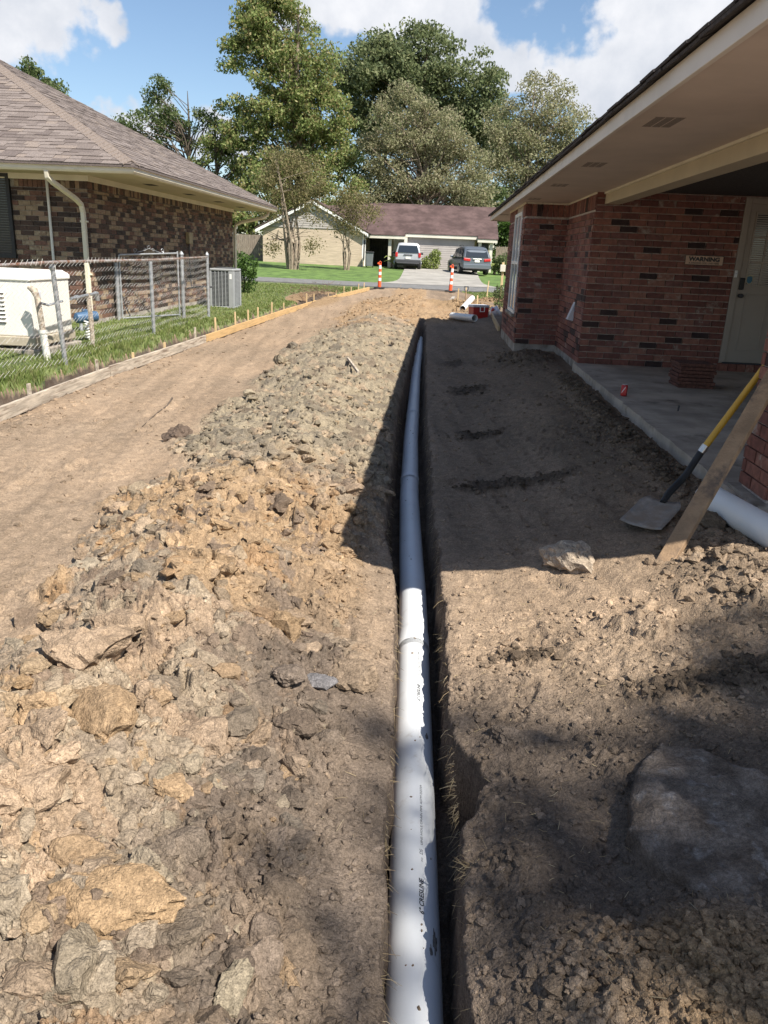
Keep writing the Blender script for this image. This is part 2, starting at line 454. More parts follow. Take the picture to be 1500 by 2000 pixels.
MT['pvc'] = mat('pvc', (.66, .675, .69), .38, .03, 3, .03, 90, dirt=((.36, .325, .275), 8.5, .60, .82))
MT['pvc_loose'] = mat('pvc_loose', (.74, .74, .73), .42, .03, 3, dirt=((.30, .26, .21), 9, .66, .74))
MT['ink'] = mat('ink', (.03, .03, .035), .6, .1, 20)
MT['mud'] = mat('mud', (.16, .145, .13), .9, .3, 30, .5, 120)
MT['handle_y'] = mat('handle_y', (.62, .36, .035), .45, .08, 5, dirt=((.28, .18, .06), 5, .62, .75))
MT['steel'] = mat('steel', (.55, .54, .52), .3, .08, 10, metal=.9)
MT['blade'] = mat('blade', (.27, .235, .20), .6, .2, 12, .3, 60, metal=.0, dirt=((.24, .18, .13), 7, .42, .6))
MT['red'] = mat('red', (.42, .028, .026), .4, .06, 5)
MT['can_red'] = mat('can_red', (.38, .018, .02), .3, .05, 5, metal=.3)
MT['cool_lid'] = mat('cool_lid', (.55, .56, .60), .5, .05, 4)
MT['paver'] = mat('paver', (.13, .055, .040), .95, .35, 35, .8, 140)
MT['door'] = mat('door', (.36, .305, .255), .55, .03, 2)
MT['blind'] = mat('blind', (.36, .32, .28), .6, .05, 3)
MT['glass'] = glass_mat('glass')
MT['glass_b'] = glass_mat('glass_b', (.035, .04, .045), .1)
MT['sign'] = mat('sign', (.62, .42, .30), .6, .05, 6)
MT['orange'] = mat('orange', (.80, .10, .025), .5, .06, 5)
MT['refl'] = mat('refl', (.82, .80, .78), .4, .04, 5)
MT['far_brick'] = mat('far_brick', (.50, .40, .30), .9, .14, 3, .3, 30, stretch=((.6, .6, 8),), detail=6)
MT['siding'] = mat('siding', (.37, .335, .31), .7, .05, 2)
MT['far_trim'] = mat('far_trim', (.64, .60, .50), .6, .06, 2)
MT['dark_room'] = mat('dark_room', (.028, .024, .022), .9, .3, 2)
MT['fence_wood'] = mat('fence_wood', (.23, .185, .145), .9, .25, 3, .3, 30, stretch=((8, 8, 1),))
MT['silver'] = mat('silver', (.50, .51, .53), .3, .03, 3, metal=.4)
MT['gunmetal'] = mat('gunmetal', (.16, .18, .205), .28, .03, 3, metal=.5)
MT['tail'] = mat('tail', (.45, .02, .02), .25, .06, 8)
MT['plastic_dk'] = mat('plastic_dk', (.045, .045, .05), .6, .1, 8)
MT['bin'] = mat('bin', (.15, .16, .17), .6, .06, 4)
MT['bark'] = mat('bark', (.115, .088, .066), .95, .35, 9, .7, 40, stretch=((5, 5, 1),))
MT['bark_light'] = mat('bark_light', (.30, .235, .175), .9, .35, 7, .5, 40, stretch=((5, 5, .8),), dirt=((.10, .075, .055), 4, .48, .62))
MT['straw'] = island_mat('straw', [(.30, .22, .12), (.42, .33, .19), (.20, .14, .085), (.52, .43, .28)], .9, .1)
MT['bag'] = mat('bag', (.62, .62, .66), .3, .06, 9, .5, 14)
MT['blue'] = mat('blue', (.05, .105, .19), .4, .15, 8)
MT['box_tan'] = mat('box_tan', (.33, .26, .15), .7, .08, 6)
MT['brush'] = mat('brush', (.15, .10, .07), .95, .35, 14, .4, 60)
# ------------------------------------------------------------------ the ground: one height function for dirt, trench, spoil heap and lawn
XL_Y = [0, 1.35, 1.82, 3.0, 3.7, 4.3, 4.7, 6.5, 8.9, 13, 19.2, 24, 60]
XL_X = [-.01, -.032, -.055, -.093, -.12, -.175, -.24, -.30, -.37, -.40, -.43, -.46, -.5]
XR_Y = [0, 1.37, 1.84, 3.03, 4.23, 5.17, 8.98, 19.3, 24, 60]
XR_X = [.195, .185, .174, .130, .106, .055, -.062, -.275, -.36, -.4]
XB_Y = [0, 7.2, 8.8, 10.2, 14.6, 17, 21.2, 26.2, 32.6, 40]
XB_X = [-4.05, -4.16, -4.23, -4.27, -4.256, -4.19, -3.99, -3.59, -2.78, -1.8]
PIPE = [(.075, .3), (.06, 1.1), (.05, 1.55), (.03, 2.1), (.01, 2.71), (-.04, 4.18), (-.08, 4.95), (-.145, 6.3), (-.21, 8.5), (-.31, 13.6), (-.40, 21.3)]
def grade(y): return np.interp(y, [0, 16, 24, 33, 36.5, 60], [-.38, -.38, -.25, -.08, -.06, -.06])
FOOT = [(-2.9 + .12 * (i % 2) + .05 * math.sin(i * 2.3), 5.2 + .62 * i, .10 * math.sin(i * 1.7)) for i in range(14)] + [(.55 + .14 * (i % 2) + .05 * math.sin(i * 3.1), 3.3 + .55 * i, .25 + .2 * math.sin(i * 1.3)) for i in range(10)] + [(1.25, 3.25, 1.2), (1.05, 3.0, 1.0), (.42, 2.75, -.3), (-3.4, 7.4, .5), (-2.5, 8.3, -.6)]
def xb(y): return np.interp(y, XB_Y, XB_X)
TAN = np.array((.318, .230, .156)); TAN2 = np.array((.270, .200, .139)); GREY = np.array((.262, .216, .152)); GREYD = np.array((.155, .130, .100))
OCH = np.array((.310, .206, .113)); OCH2 = np.array((.27, .155, .068)); DARK = np.array((.085, .062, .047)); TOP = np.array((.135, .105, .082)); PALE = np.array((.335, .275, .200))
def ground(x, y, detail=True):
    x = np.asarray(x, float); y = np.asarray(y, float)
    base = grade(y); base = base + np.where(y < 30, (-.12 - base) * sstep(.2, 1.7, x), 0)
    wob = .012 * perlin(y * 5.0, y * 0 + 2.2, 3) + .014 * perlin(y * 1.7, y * 0 + 9.1, 4) + .011 * perlin(y * 15, x * 9, 5) - .006
    xl = np.interp(y, XL_Y, XL_X) + wob * .8
    xr = np.interp(y, XR_Y, XR_X) + .012 * perlin(y * 6.3, y * 0 + 5.5, 13) + .010 * perlin(y * 2.1, y * 0 + 1.1, 14) + .008 * perlin(y * 19, x * 8, 15)
    xr = xr + .08 * np.exp(-((y - 2.25) / .19) ** 2) * (1 + .7 * perlin(y * 9, x * 3, 16)) + .018 * np.clip(perlin(y * 4.3, y * 0 + 8, 17), 0, 1)
    # spoil heap
    t = xl - x
    Wd = np.interp(y, [0, 3, 4, 6.1, 8.7, 14.3, 24, 29], [1.82, 1.80, 1.80, 1.83, 1.90, 2.25, 1.95, 1.4])
    Wd = Wd * (1 + .16 * perlin(y * 1.3, y * 0 + .7, 21) + .06 * perlin(y * 5, y * 0 + .7, 22))
    u = t / Wd
    A = np.interp(y, [0, 1.5, 3, 3.8, 5, 8, 12, 18, 21, 25, 29, 31], [.33, .35, .33, .30, .25, .23, .24, .20, .21, .27, .16, 0])
    pk = np.interp(y, [0, 3.8, 5.0, 40], [.62, .60, .46, .46])
    prof = np.where(u < pk, sstep(-.02, 1.0, u / pk), sstep(0, 1, (1.08 - u) / (1.08 - pk)))
    stp = sstep(4.0, 5.2, y)
    prof = np.where((u >= 0) & (u < pk), prof * (1 - stp) + stp * np.clip(u / pk, 0, 1) ** .55, prof)
    prof = np.where((u < -.02) | (u > 1.08), 0, prof)
    over = ((y > 20.5) & (y < 30))                        # the far end spills over the filled trench
    p2 = np.exp(-(((x + .95) / 1.15) ** 2 + ((y - 24.2) / 3.4) ** 2))
    prof_all = np.where(over, np.maximum(prof * .7, p2), prof) + np.where(~over, p2 * .6 * (y > 19), 0)
    mound = np.clip(prof_all, 0, 1)
    mm = sstep(.02, .22, mound)
    z = base + A * mound * (1 + .30 * fbm(x * 1.6, y * 1.3, 3, 31))
    col = np.empty(x.shape + (3,))
    # ---- colours of the soils
    n_a = fbm(x * .8, y * .55, 4, 41); n_b = fbm(x * 3.1, y * 2.7, 4, 45)
    k = np.clip(.5 + .6 * n_a + .3 * n_b, 0, 1)[..., None]
    col[:] = TAN * (1 - k) + TAN2 * k
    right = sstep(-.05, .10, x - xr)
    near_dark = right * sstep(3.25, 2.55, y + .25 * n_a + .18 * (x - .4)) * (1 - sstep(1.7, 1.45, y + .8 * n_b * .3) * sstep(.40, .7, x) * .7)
    kd = np.clip(.92 * near_dark + right * np.interp(y, [3.2, 4.15, 4.5], [.0, .0, .34]), 0, 1)[..., None]  # near topsoil, plus roof and tree shade painted darker; lit band spared
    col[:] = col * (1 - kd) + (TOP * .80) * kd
    farw = (sstep(5, 13, y) * right * sstep(2.4, 1.2, x - xr))[..., None] * .0
    col[:] = col * (1 - farw) + TAN2 * farw
    if detail:
        c1, e1, d1 = clods(x, y, .21, 100); c2, e2, d2 = clods(x, y, .095, 120); c3, e3, d3 = clods(x, y, .042, 140); c4, e4, d4 = clods(x, y, .019, 160)
    else:
        c1 = c2 = c3 = c4 = d1 = d2 = d3 = np.full(x.shape, .5); e1 = e2 = e3 = e4 = np.ones(x.shape)
    big = np.interp(y, [0, 1.5, 3.5, 6, 12, 20], [.9, 1.0, .95, 1.0, 1.1, 1.1])
    rugged = .55 + .45 * sstep(-.25, .25, fbm(x * 2.2 + 4, y * 1.9, 2, 47))
    soft = mm * sstep(.52, .25, u + .12 * fbm(x * 2.5, y * 2.5, 2, 49)) * sstep(4.0, 3.2, y + .3 * perlin(x * 2, y * 2, 50)) * (y < 5)           # trampled berm beside the near trench, dark soil with painted soft shade
    rough = mm * (1 - .30 * soft) * rugged
    z = z + rough * big * (.062 * (c1 - .4) + .046 * (c2 - .4) * (.5 + d1) + .022 * (c3 - .4) + .010 * (c4 - .4))
    if detail: z = z + rough * (.011 * fbm(x * 21, y * 21, 3, 171) + .006 * np.abs(perlin(x * 55, y * 55, 175)) + .0035 * perlin(x * 120, y * 120, 176))
    # colour of each clod
    zone_g = sstep(4.7, 6.3, y + .5 * n_a) * sstep(20, 16, y + 2 * n_a)
    ochz = np.clip(.42 + .8 * n_a + .5 * (d1 - .5) + .25 * (d2 - .5), 0, 1)
    ochz = np.where(y > 19.5, .75 + .25 * d2, ochz)
    lump = np.where(ochz[..., None] > .52, OCH * (.8 + .35 * d2[..., None]), np.where(d1[..., None] > .60, PALE * (.75 + .3 * d3[..., None]), np.where(d1[..., None] > .3, TAN * .95, GREYD * 1.15)))
    lump = np.where((d2[..., None] < .13) & (y[..., None] < 19), DARK * 1.5, lump)
    lump = np.where((d2[..., None] > .90) & (ochz[..., None] > .4), OCH2, lump)
    gl = np.where(d1[..., None] > .35, GREY * (.88 + .3 * d2[..., None]), GREYD * (.9 + .3 * d2[..., None]))
    gl = np.where((d2[..., None] > .88), TAN * 1.05, gl)
    gl = np.where((d2[..., None] < .09), DARK * 1.3, gl)
    zg = zone_g[..., None]
    lump = lump * (1 - zg) + gl * zg
    lump = lump * .62 + .38 * (TAN * .98 * (1 - zg) + GREY * zg)
    sd_ = np.clip(soft * .45, 0, 1)[..., None]
    lump = lump * (1 - sd_) + sd_ * (TOP * (.85 + .5 * k) * .9)
    crk = (.55 + .45 * e1) * (.7 + .3 * e2) 
    m3 = mm[..., None]
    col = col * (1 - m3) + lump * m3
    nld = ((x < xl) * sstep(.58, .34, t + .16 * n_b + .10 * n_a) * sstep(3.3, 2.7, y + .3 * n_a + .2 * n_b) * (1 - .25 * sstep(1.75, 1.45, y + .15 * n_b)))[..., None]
    col = col * (1 - .85 * nld) + .85 * nld * (TOP * (.75 + .5 * k))  # topsoil strip, with soft shade also painted into the soil colour
    # ---- loose crumbs on the flat dirt
    fl = 1 - mm
    cr_ = np.where(d3 > .66, c3, 0) * .013 + np.where(d2 > .86, c2, 0) * .020 + np.where(d1 > .965, c1, 0) * .035 + (.004 * fbm(x * 24, y * 24, 3, 181) + .0025 * perlin(x * 70, y * 70, 183)) * (x > 0)
    dens = .35 + .65 * sstep(-.1, .4, fbm(x * .9, y * .8, 3, 61))
    z = z + fl * (cr_ * dens + .0035 * (c4 - .5) + .016 * fbm(x * 1.1, y * 1.1, 3, 63) + .008 * fbm(x * 5.5, y * 5.5, 3, 64) + .007 * fbm(x * 7.5 + .8 * y, y * .55, 2, 66))
    st_ = np.clip(.5 + .9 * fbm(x * 4.2 + .5 * y, y * .40, 3, 68), 0, 1)[..., None]
    col = np.where((fl > .5)[..., None], col * (.86 + .24 * st_), col)
    # crumbly piles: along the patio edge, at the house corner, near right corner, along the board
    pile = .060 * np.exp(-((x - 1.70) / .17) ** 2) * sstep(4.6, 5.4, y) * sstep(11.2, 10.0, y)
    pile += .03 * np.exp(-((x - 1.25) / .30) ** 2) * sstep(5.0, 6.0, y) * sstep(9.2, 7.4, y)
    pile += .13 * np.exp(-(((x - 1.42) / .42) ** 2 + ((y - 12.3) / .8) ** 2))
    pile += .10 * np.exp(-(((x - 1.62) / .30) ** 2 + ((y - 3.55) / .50) ** 2))
    pile += .12 * np.exp(-(((x - .66) / .30) ** 2 + ((y - 1.38) / .26) ** 2))
    pile += .05 * np.exp(-(((x + 3.85) / .22) ** 2)) * sstep(8.6, 6.8, y)
    pile += .20 * np.exp(-(((x - .75) / .8) ** 2 + ((y - 25.2) / 1.2) ** 2)) + .16 * np.exp(-(((x - 2.3) / .9) ** 2 + ((y - 28.5) / .9) ** 2))
    pile += .30 * np.exp(-(((x + 4.0) / .55) ** 2 + ((y - 26.0) / 2.2) ** 2))
    pm = sstep(.012, .06, pile)
    z = z + pile * .8 + pm * (.020 * (c2 - .3) + .014 * (c3 - .4) + .012 * (c1 - .3))
    och_r = (sstep(.4, .7, x) * sstep(1.9, 1.5, y) + (y > 20)) * .8
    pcol = (TAN2 * (.62 + .5 * d2[..., None])) * (1 - och_r[..., None]) + (OCH * .85) * och_r[..., None]
    pcol = pcol * (1 - .38 * (sstep(4.2, 5.5, y) * (y < 20) * (x > 0))[..., None])
    col = col * (1 - pm[..., None]) + pcol * pm[..., None]
    # damp dark patches in the trodden dirt
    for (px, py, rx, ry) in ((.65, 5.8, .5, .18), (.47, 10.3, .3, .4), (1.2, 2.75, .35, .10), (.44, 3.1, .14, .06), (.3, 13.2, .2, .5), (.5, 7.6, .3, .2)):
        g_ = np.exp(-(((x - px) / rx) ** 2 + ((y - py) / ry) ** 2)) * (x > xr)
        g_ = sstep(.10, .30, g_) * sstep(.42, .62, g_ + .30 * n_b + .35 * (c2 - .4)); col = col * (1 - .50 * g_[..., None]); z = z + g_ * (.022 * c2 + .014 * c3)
    # boot prints pressed into the flat dirt
    for (fx_, fy_, fa) in FOOT:
        ca, sa = math.cos(fa), math.sin(fa); dx_ = x - fx_; dy_ = y - fy_
        a_ = dx_ * ca + dy_ * sa; b_2 = -dx_ * sa + dy_ * ca
        wdt = .048 - .014 * np.exp(-((b_2 + .035) / .03) ** 2)
        pr2 = sstep(1.12, .85, np.maximum(np.abs(a_) / wdt, np.abs(b_2) / .145)); rim = np.exp(-((np.maximum(np.abs(a_) / wdt, np.abs(b_2) / .145) - 1.22) / .16) ** 2)
        z = z + fl * (-.013 * pr2 * (1 + .25 * np.sin(b_2 * 300)) + .006 * rim)
    # hollow beside the broken concrete
    hol = np.exp(-(((x - .62) / .10) ** 2 + ((y - 1.85) / .36) ** 2)); z = z - .07 * hol
    z = z + .04 * np.exp(-(((x - .34) / .11) ** 2 + ((y - 1.8) / .45) ** 2))
    # ---- trench
    dl = x - xl; dr = xr - x
    inside = np.minimum(dl, dr)
    endf = sstep(20.6, 19.6, y)
    wall = sstep(0, 1, inside / (.018 + .002 * y)) * endf
    deep = -.725 + .02 * fbm(x * 9, y * 6, 3, 71) + .012 * (c3 - .3)
    deep = deep + np.interp(y, [18, 20.8], [0, .30])
    zt = z * (1 - wall) + deep * wall
    lip = np.exp(-np.clip(-inside, 0, 1) / .05) * (inside < .01) * endf
    zt = zt - .022 * lip * (1 + perlin(y * 11, x * 11, 75))
    tm = (inside > -.004) & (y < 20.8)
    z = zt
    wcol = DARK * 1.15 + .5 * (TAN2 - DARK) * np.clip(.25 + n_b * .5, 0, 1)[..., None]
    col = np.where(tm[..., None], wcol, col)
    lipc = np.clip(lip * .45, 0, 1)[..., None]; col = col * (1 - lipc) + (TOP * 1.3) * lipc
    # ---- lawn on the left (stands a little higher, raggedly cut) and on the right beyond the house
    edge = xb(y) - .24 - .13 * fbm(y * 1.4, y * 0 + 3.3, 3, 81) - .04 * perlin(y * 3.5, x * 3, 84)
    lm = sstep(0, .15, edge - x)
    zl = np.interp(x - (xb(y) + 4.25), [-40, -6, -5.0, -4.3], [-.05, -.08, -.14, -.19]) + .03 * fbm(x * .7, y * .5, 3, 83)
    zl = np.maximum(zl, grade(y) + np.interp(y, [16, 30, 34], [.17, .13, .0]))
    cut = np.exp(-np.clip(edge - x, -1, 1) ** 2 / .03)
    z = z * (1 - lm) + zl * lm
    strip = (x < xb(y) + .02) & (lm < .5)
    z = np.where(strip, z + .03 * (c2 - .4) - .015, z)
    col = np.where(strip[..., None], np.where(d2[..., None] > .5, DARK * 1.0, TOP * .75), col)
    far_r = sstep(0, .3, x - (1.75 - .12 * (y - 27) + .25 * perlin(y * .8, x * .5, 88))) * sstep(25.3, 26.2, y + .4 * perlin(x * 2, y, 89))
    far_r = far_r * (1 - np.clip(np.exp(-(((x - 2.3) / 1.3) ** 2 + ((y - 28.5) / 1.2) ** 2)) * 1.6, 0, 1) > .4)
    bare_l = np.exp(-(((x + 4.0) / .8) ** 2 + ((y - 26.0) / 2.6) ** 2)) > .33
    kind = np.zeros(x.shape, int)
    kind[(mm > .35) & ~tm & (x < xl)] = 1
    kind[(p2 > .22) & (y > 19)] = 1
    kind[tm] = 3
    kind[(lm > .5) & ~bare_l] = 2
    kind[(far_r > .5)] = 2
    return z, col, kind

rows = np.concatenate([.70 * np.exp(np.arange(0, math.log(3.2 / .70), .0026)), 3.2 * np.exp(np.arange(0, math.log(36.5 / 3.2), .0056))])
rows = np.append(rows, 36.6)
sx = np.concatenate([np.linspace(-.80, -.62, 45)[:-1], np.linspace(-.62, .55, 470)[:-1], np.linspace(.55, .74, 45)])
YY, SS = np.meshgrid(rows, sx, indexing='ij')
XX = SS * (YY + .55)
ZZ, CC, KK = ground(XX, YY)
nr, nc = XX.shape
# the far trench, heap and lawn are cells of one sheet, split by what they are
idx = np.arange(nr * nc).reshape(nr, nc)
quads = np.stack([idx[:-1, :-1], idx[:-1, 1:], idx[1:, 1:], idx[1:, :-1]], -1).reshape(-1, 4)
qk = KK[:-1, :-1].reshape(-1)
allv = np.stack([XX, YY, ZZ], -1).reshape(-1, 3); allc = CC.reshape(-1, 3)
def sub_sheet(name, k, m, use_col=True):
    q = quads[qk == k]
    u, inv = np.unique(q, return_inverse=True)
    me = np_mesh(name, allv[u], inv.reshape(-1, 4), m, smooth=True, cols=allc[u] if use_col else None)
    o = bpy.data.objects.new(name, me); link(o); ORG[o.name] = Vector((0, 0, 0)); return o
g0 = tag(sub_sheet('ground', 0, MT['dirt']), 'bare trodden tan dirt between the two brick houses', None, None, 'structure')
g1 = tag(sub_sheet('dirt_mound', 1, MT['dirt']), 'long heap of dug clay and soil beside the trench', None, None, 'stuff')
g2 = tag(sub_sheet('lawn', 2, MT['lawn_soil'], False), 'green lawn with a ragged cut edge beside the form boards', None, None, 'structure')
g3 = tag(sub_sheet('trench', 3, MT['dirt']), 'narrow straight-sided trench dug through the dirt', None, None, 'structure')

# coarse ground all round, under and beyond the fine sheet, out to the horizon; a slot is left over the trench
b = MB()
X0, X1, Y0, Y1 = -900, 900, -400, 2400
for (x0, x1, y0, y1) in ((X0, -1.0, Y0, 33), (1.0, X1, Y0, 33), (-1.0, 1.0, Y0, .72), (-1.0, 1.0, 22, 33), (X0, X1, 33, 36)):
    b.quad((x0, y0, -.56), (x1, y0, -.56), (x1, y1, -.56), (x0, y1, -.56))
b.build('ground', mat('earth', (.20, .155, .115), .95, .25, 3), kind='structure')
def ramp(x, y):
    h = np.interp(y, [36, 41, 58, 66, 90], [-.06, -.05, .40, .46, .5])
    h = h + np.clip(-x - 3, 0, 12) * .012 * sstep(42, 55, np.asarray(y, float)) - .08 * sstep(.5, 3.5, np.asarray(x, float)) * sstep(44, 52, np.asarray(y, float)) * sstep(62, 56, np.asarray(y, float))
    return h
gx = np.concatenate([np.linspace(-900, -40, 8)[:-1], np.linspace(-40, 40, 121), np.linspace(40, 900, 8)[1:]])
gy = np.concatenate([np.linspace(36.4, 90, 110), np.linspace(90, 2400, 10)[1:]])
GX, GY = np.meshgrid(gx, gy, indexing='xy')
GZ = ramp(GX, GY) + .02 * fbm(GX * .3, GY * .3, 3, 5)
id2 = np.arange(GX.size).reshape(GX.shape)
q2 = np.stack([id2[:-1, :-1], id2[:-1, 1:], id2[1:, 1:], id2[1:, :-1]], -1).reshape(-1, 4)
fl = bpy.data.objects.new('lawn', np_mesh('lawn', np.stack([GX, GY, GZ], -1).reshape(-1, 3), q2, MT['far_lawn'], smooth=True))
link(fl); ORG[fl.name] = Vector((0, 0, 0)); tag(fl, 'mown green lawn sloping up to the far house', None, None, 'structure')
# street: a slightly slanting strip with rounded edges, 3 cm proud of the soil
def st_near(x): return 35.2 - .11 * (x + 2.5)
b = MB(); xs = np.linspace(-60, 60, 121)
for i in range(120):
    for (ya, yb) in ((0, 2.4), (2.4, 4.9)):
        p = [(xs[i], st_near(xs[i]) + ya), (xs[i + 1], st_near(xs[i + 1]) + ya), (xs[i + 1], st_near(xs[i + 1]) + yb), (xs[i], st_near(xs[i]) + yb)]
        b.quad(*[(px, py, -.018 + (.012 if abs(py - st_near(px) - 2.4) < .01 else 0)) for px, py in p])
    a, c = (xs[i], st_near(xs[i])), (xs[i + 1], st_near(xs[i + 1]))
    b.quad((a[0], a[1], -.30), (c[0], c[1], -.30), (c[0], c[1], -.018), (a[0], a[1], -.018))
    b.quad((c[0], c[1] + 4.9, -.30), (a[0], a[1] + 4.9, -.30), (a[0], a[1] + 4.9, -.018), (c[0], c[1] + 4.9, -.018))
b.build('street', MT['asphalt'], smooth=True, kind='structure', label='grey asphalt street crossing beyond the dirt')
# driveway of the far house
b = MB(); dy = np.linspace(39.7, 59.8, 41)
for i in range(40):
    def ed(y):
        fl_ = math.exp(-max(0, y - 40.0) / 1.3)
        return (-2.05 - .5 * (y - 40) / 20 - 1.2 * fl_, 2.15 + .5 * (y - 40) / 20 + 1.4 * fl_)
    (l0, r0), (l1, r1) = ed(dy[i]), ed(dy[i + 1])
    for j in range(6):
        f0, f1 = j / 6, (j + 1) / 6
        P = []
        for (l, r, y, f) in ((l0, r0, dy[i], f0), (l0, r0, dy[i], f1), (l1, r1, dy[i + 1], f1), (l1, r1, dy[i + 1], f0)):
            x = l + (r - l) * f; P.append((x, y, float(ramp(np.array(x), np.array(y))) + .045))
        b.quad(*P)
b.build('driveway', MT['drive'], smooth=True, kind='structure', label='pale concrete driveway leading up to the far garage')

# ------------------------------------------------------------------ loose clods, straw, roots and grass (nobody could count them)
def ico(sub):
    import bmesh
    bm = bmesh.new(); bmesh.ops.create_icosphere(bm, subdivisions=sub, radius=1.0)
    v = np.array([p.co[:] for p in bm.verts]); f = np.array([[q.index for q in p.verts] for p in bm.faces]); bm.free(); return v, f
ICO1, ICO2, ICO3, ICO4 = ico(1), ico(2), ico(3), ico(4)
def rot_rand(n, r):
    q = r.normal(size=(n, 4)); q /= np.linalg.norm(q, axis=1)[:, None]
    w, x, y, z = q.T
    return np.stack([np.stack([1 - 2 * (y * y + z * z), 2 * (x * y - z * w), 2 * (x * z + y * w)], -1), np.stack([2 * (x * y + z * w), 1 - 2 * (x * x + z * z), 2 * (y * z - x * w)], -1), np.stack([2 * (x * z - y * w), 2 * (y * z + x * w), 1 - 2 * (x * x + y * y)], -1)], 1)
def clod_shape(icov, r, cuts=11, amp=.26):
    v = icov.copy()
    for _ in range(cuts):
        n = r.normal(size=3); n /= np.linalg.norm(n); d = r.uniform(.45, .85)
        s = v @ n; over = np.clip(s - d, 0, None); v = v - over[:, None] * n * .92
    ph = r.uniform(0, 9, 3)
    nz = perlin(v[:, 0] * 1.9 + ph[0] + v[:, 2] * .7, v[:, 1] * 1.9 + ph[1] - v[:, 2] * 1.1, 3) + .5 * perlin(v[:, 0] * 4.5 + ph[2] + v[:, 2] * 2.2, v[:, 1] * 4.5 + v[:, 2] * 1.7, 4)
    nz = nz + .55 * perlin(v[:, 0] * 9 + v[:, 2] * 5, v[:, 1] * 9 - v[:, 2] * 6, 5) + .35 * perlin(v[:, 0] * 17 - v[:, 2] * 9, v[:, 1] * 17 + v[:, 2] * 11, 6)
    return v * (1 + amp * nz[:, None])
def scatter_clods(name, P, sizes, cols, base, flat=.7, ntpl=22, seed=1, amp=.26):
    r = np.random.default_rng(seed); v0, f0 = base
    tpl = [clod_shape(v0, r, amp=amp) for _ in range(ntpl)]
    n = len(P); Rm = rot_rand(n, r); vs = []; pick = r.integers(0, ntpl, n)
    T = np.stack(tpl)[pick]                                     # n,k,3
    T = T * r.uniform(.6, 1.25, (n, 1, 3))
    T = np.einsum('nij,nkj->nki', Rm, T); T[:, :, 2] *= flat
    V = T * sizes[:, None, None] + P[:, None, :]
    F = f0[None] + (np.arange(n) * len(v0))[:, None, None]
    C = np.repeat(cols[:, None, :], len(v0), 1)
    me = np_mesh(name, V.reshape(-1, 3), F.reshape(-1, 3), MT['dirt'], smooth=False, cols=C.reshape(-1, 3))
    o = bpy.data.objects.new(name, me); link(o); ORG[o.name] = Vector((0, 0, 0)); return o
def in_mound(n, r, y0, y1):
    y = y0 * (y1 / y0) ** r.uniform(0, 1, n)
    x = np.interp(y, XL_Y, XL_X) - .05 - r.uniform(0, 1, n) ** .9 * np.interp(y, [0, 4, 8, 14, 24], [1.85, 1.8, 1.9, 2.25, 2.0])
    return x, y
r1 = np.random.default_rng(11)
def clod_set(name, n, y0, y1, smin, smax, base, seed, power=2.2, scale_far=.0, lab=None):
    x, y = in_mound(n, r1, y0, y1)
    z, c, k = ground(x, y)
    keep = (k == 1) & ~((y < 3.8) & (x > np.interp(y, XL_Y, XL_X) - .6) & (r1.uniform(0, 1, n) < (.30 if smin > .01 else .0)))
    x, y, z, c = x[keep], y[keep], z[keep], c[keep]
    s = smin + (smax - smin) * r1.uniform(0, 1, len(x)) ** power
    s = s * (1 + scale_far * y)
    c = np.clip(c * r1.uniform(.75, 1.25, (len(x), 1)), 0, 1)
    alt = np.array([TAN * 1.02, OCH, PALE * .9, GREY, GREYD, TAN2, DARK * 1.5])[r1.choice(7, len(x), p=[.26, .20, .12, .16, .10, .11, .05])]
    mixk = (r1.uniform(0, 1, len(x)) < np.where((y > 5.5) & (y < 18), .12, .45))[:, None] & (c.sum(1) > .34)[:, None]
    c = np.where(mixk, .45 * c + .55 * alt, c)
    o = scatter_clods(name, np.stack([x, y, z - s * (.05 if smin > .04 else .25)], -1), s, c, base, seed=seed)
    return tag(o, lab, None, None, 'stuff')
clod_set('loose_clods', 2600, 1.15, 6.5, .016, .066, ICO2, 21, 1.8, .0, 'broken clay clods packed on the near spoil heap')
clod_set('loose_clods', 420, 1.2, 6.0, .045, .105, ICO3, 26, 2.0, .0, 'big broken clods lying loose on the near spoil heap')
clod_set('loose_clods', 5500, 1.1, 8, .005, .020, ICO1, 22, 1.8, .06, 'small crumbs of clay on the near spoil heap')
clod_set('loose_clods', 420, 5.0, 10, .03, .085, ICO2, 25, 2.0, .0, 'larger grey clay lumps on the middle of the spoil heap')
clod_set('loose_clods', 2600, 5.4, 19, .014, .060, ICO1, 23, 2.0, .015, 'grey clay lumps on the middle of the spoil heap')
clod_set('loose_clods', 900, 18.5, 30, .03, .10, ICO1, 24, 2.0, 0, 'orange clay lumps on the far end of the spoil heap')
# crumbs on the flat dirt and in the crumbly piles along the patio
def flat_crumbs(name, n, xr_, yr_, smin, smax, seed, dark, lab, power=2.5, spots=None):
    r = np.random.default_rng(seed)
    if spots is None:
        y = yr_[0] * (yr_[1] / yr_[0]) ** r.uniform(0, 1, n); x = r.uniform(*xr_, n)
    else:
        k = r.integers(0, len(spots), n); sp = np.array(spots)[k]
        x = sp[:, 0] + r.normal(size=n) * sp[:, 2]; y = sp[:, 1] + r.normal(size=n) * sp[:, 3]
    z, c, k = ground(x, y); keep = (k == 0) | ((k == 1) & (seed == 38))
    x, y, z, c = x[keep], y[keep], z[keep], c[keep]
    s = smin + (smax - smin) * r.uniform(0, 1, len(x)) ** power
    o = scatter_clods(name, np.stack([x, y, z + s * .05], -1), s, np.clip(c * r.uniform(*dark, (len(x), 1)), 0, 1), ICO1, seed=seed)
    return tag(o, lab, None, None, 'stuff')
flat_crumbs('loose_clods', 900, (-4.15, -1.8), (3, 31), .006, .035, 31, (.55, 1.1), 'scattered crumbs on the trodden dirt left of the heap', 3.5)
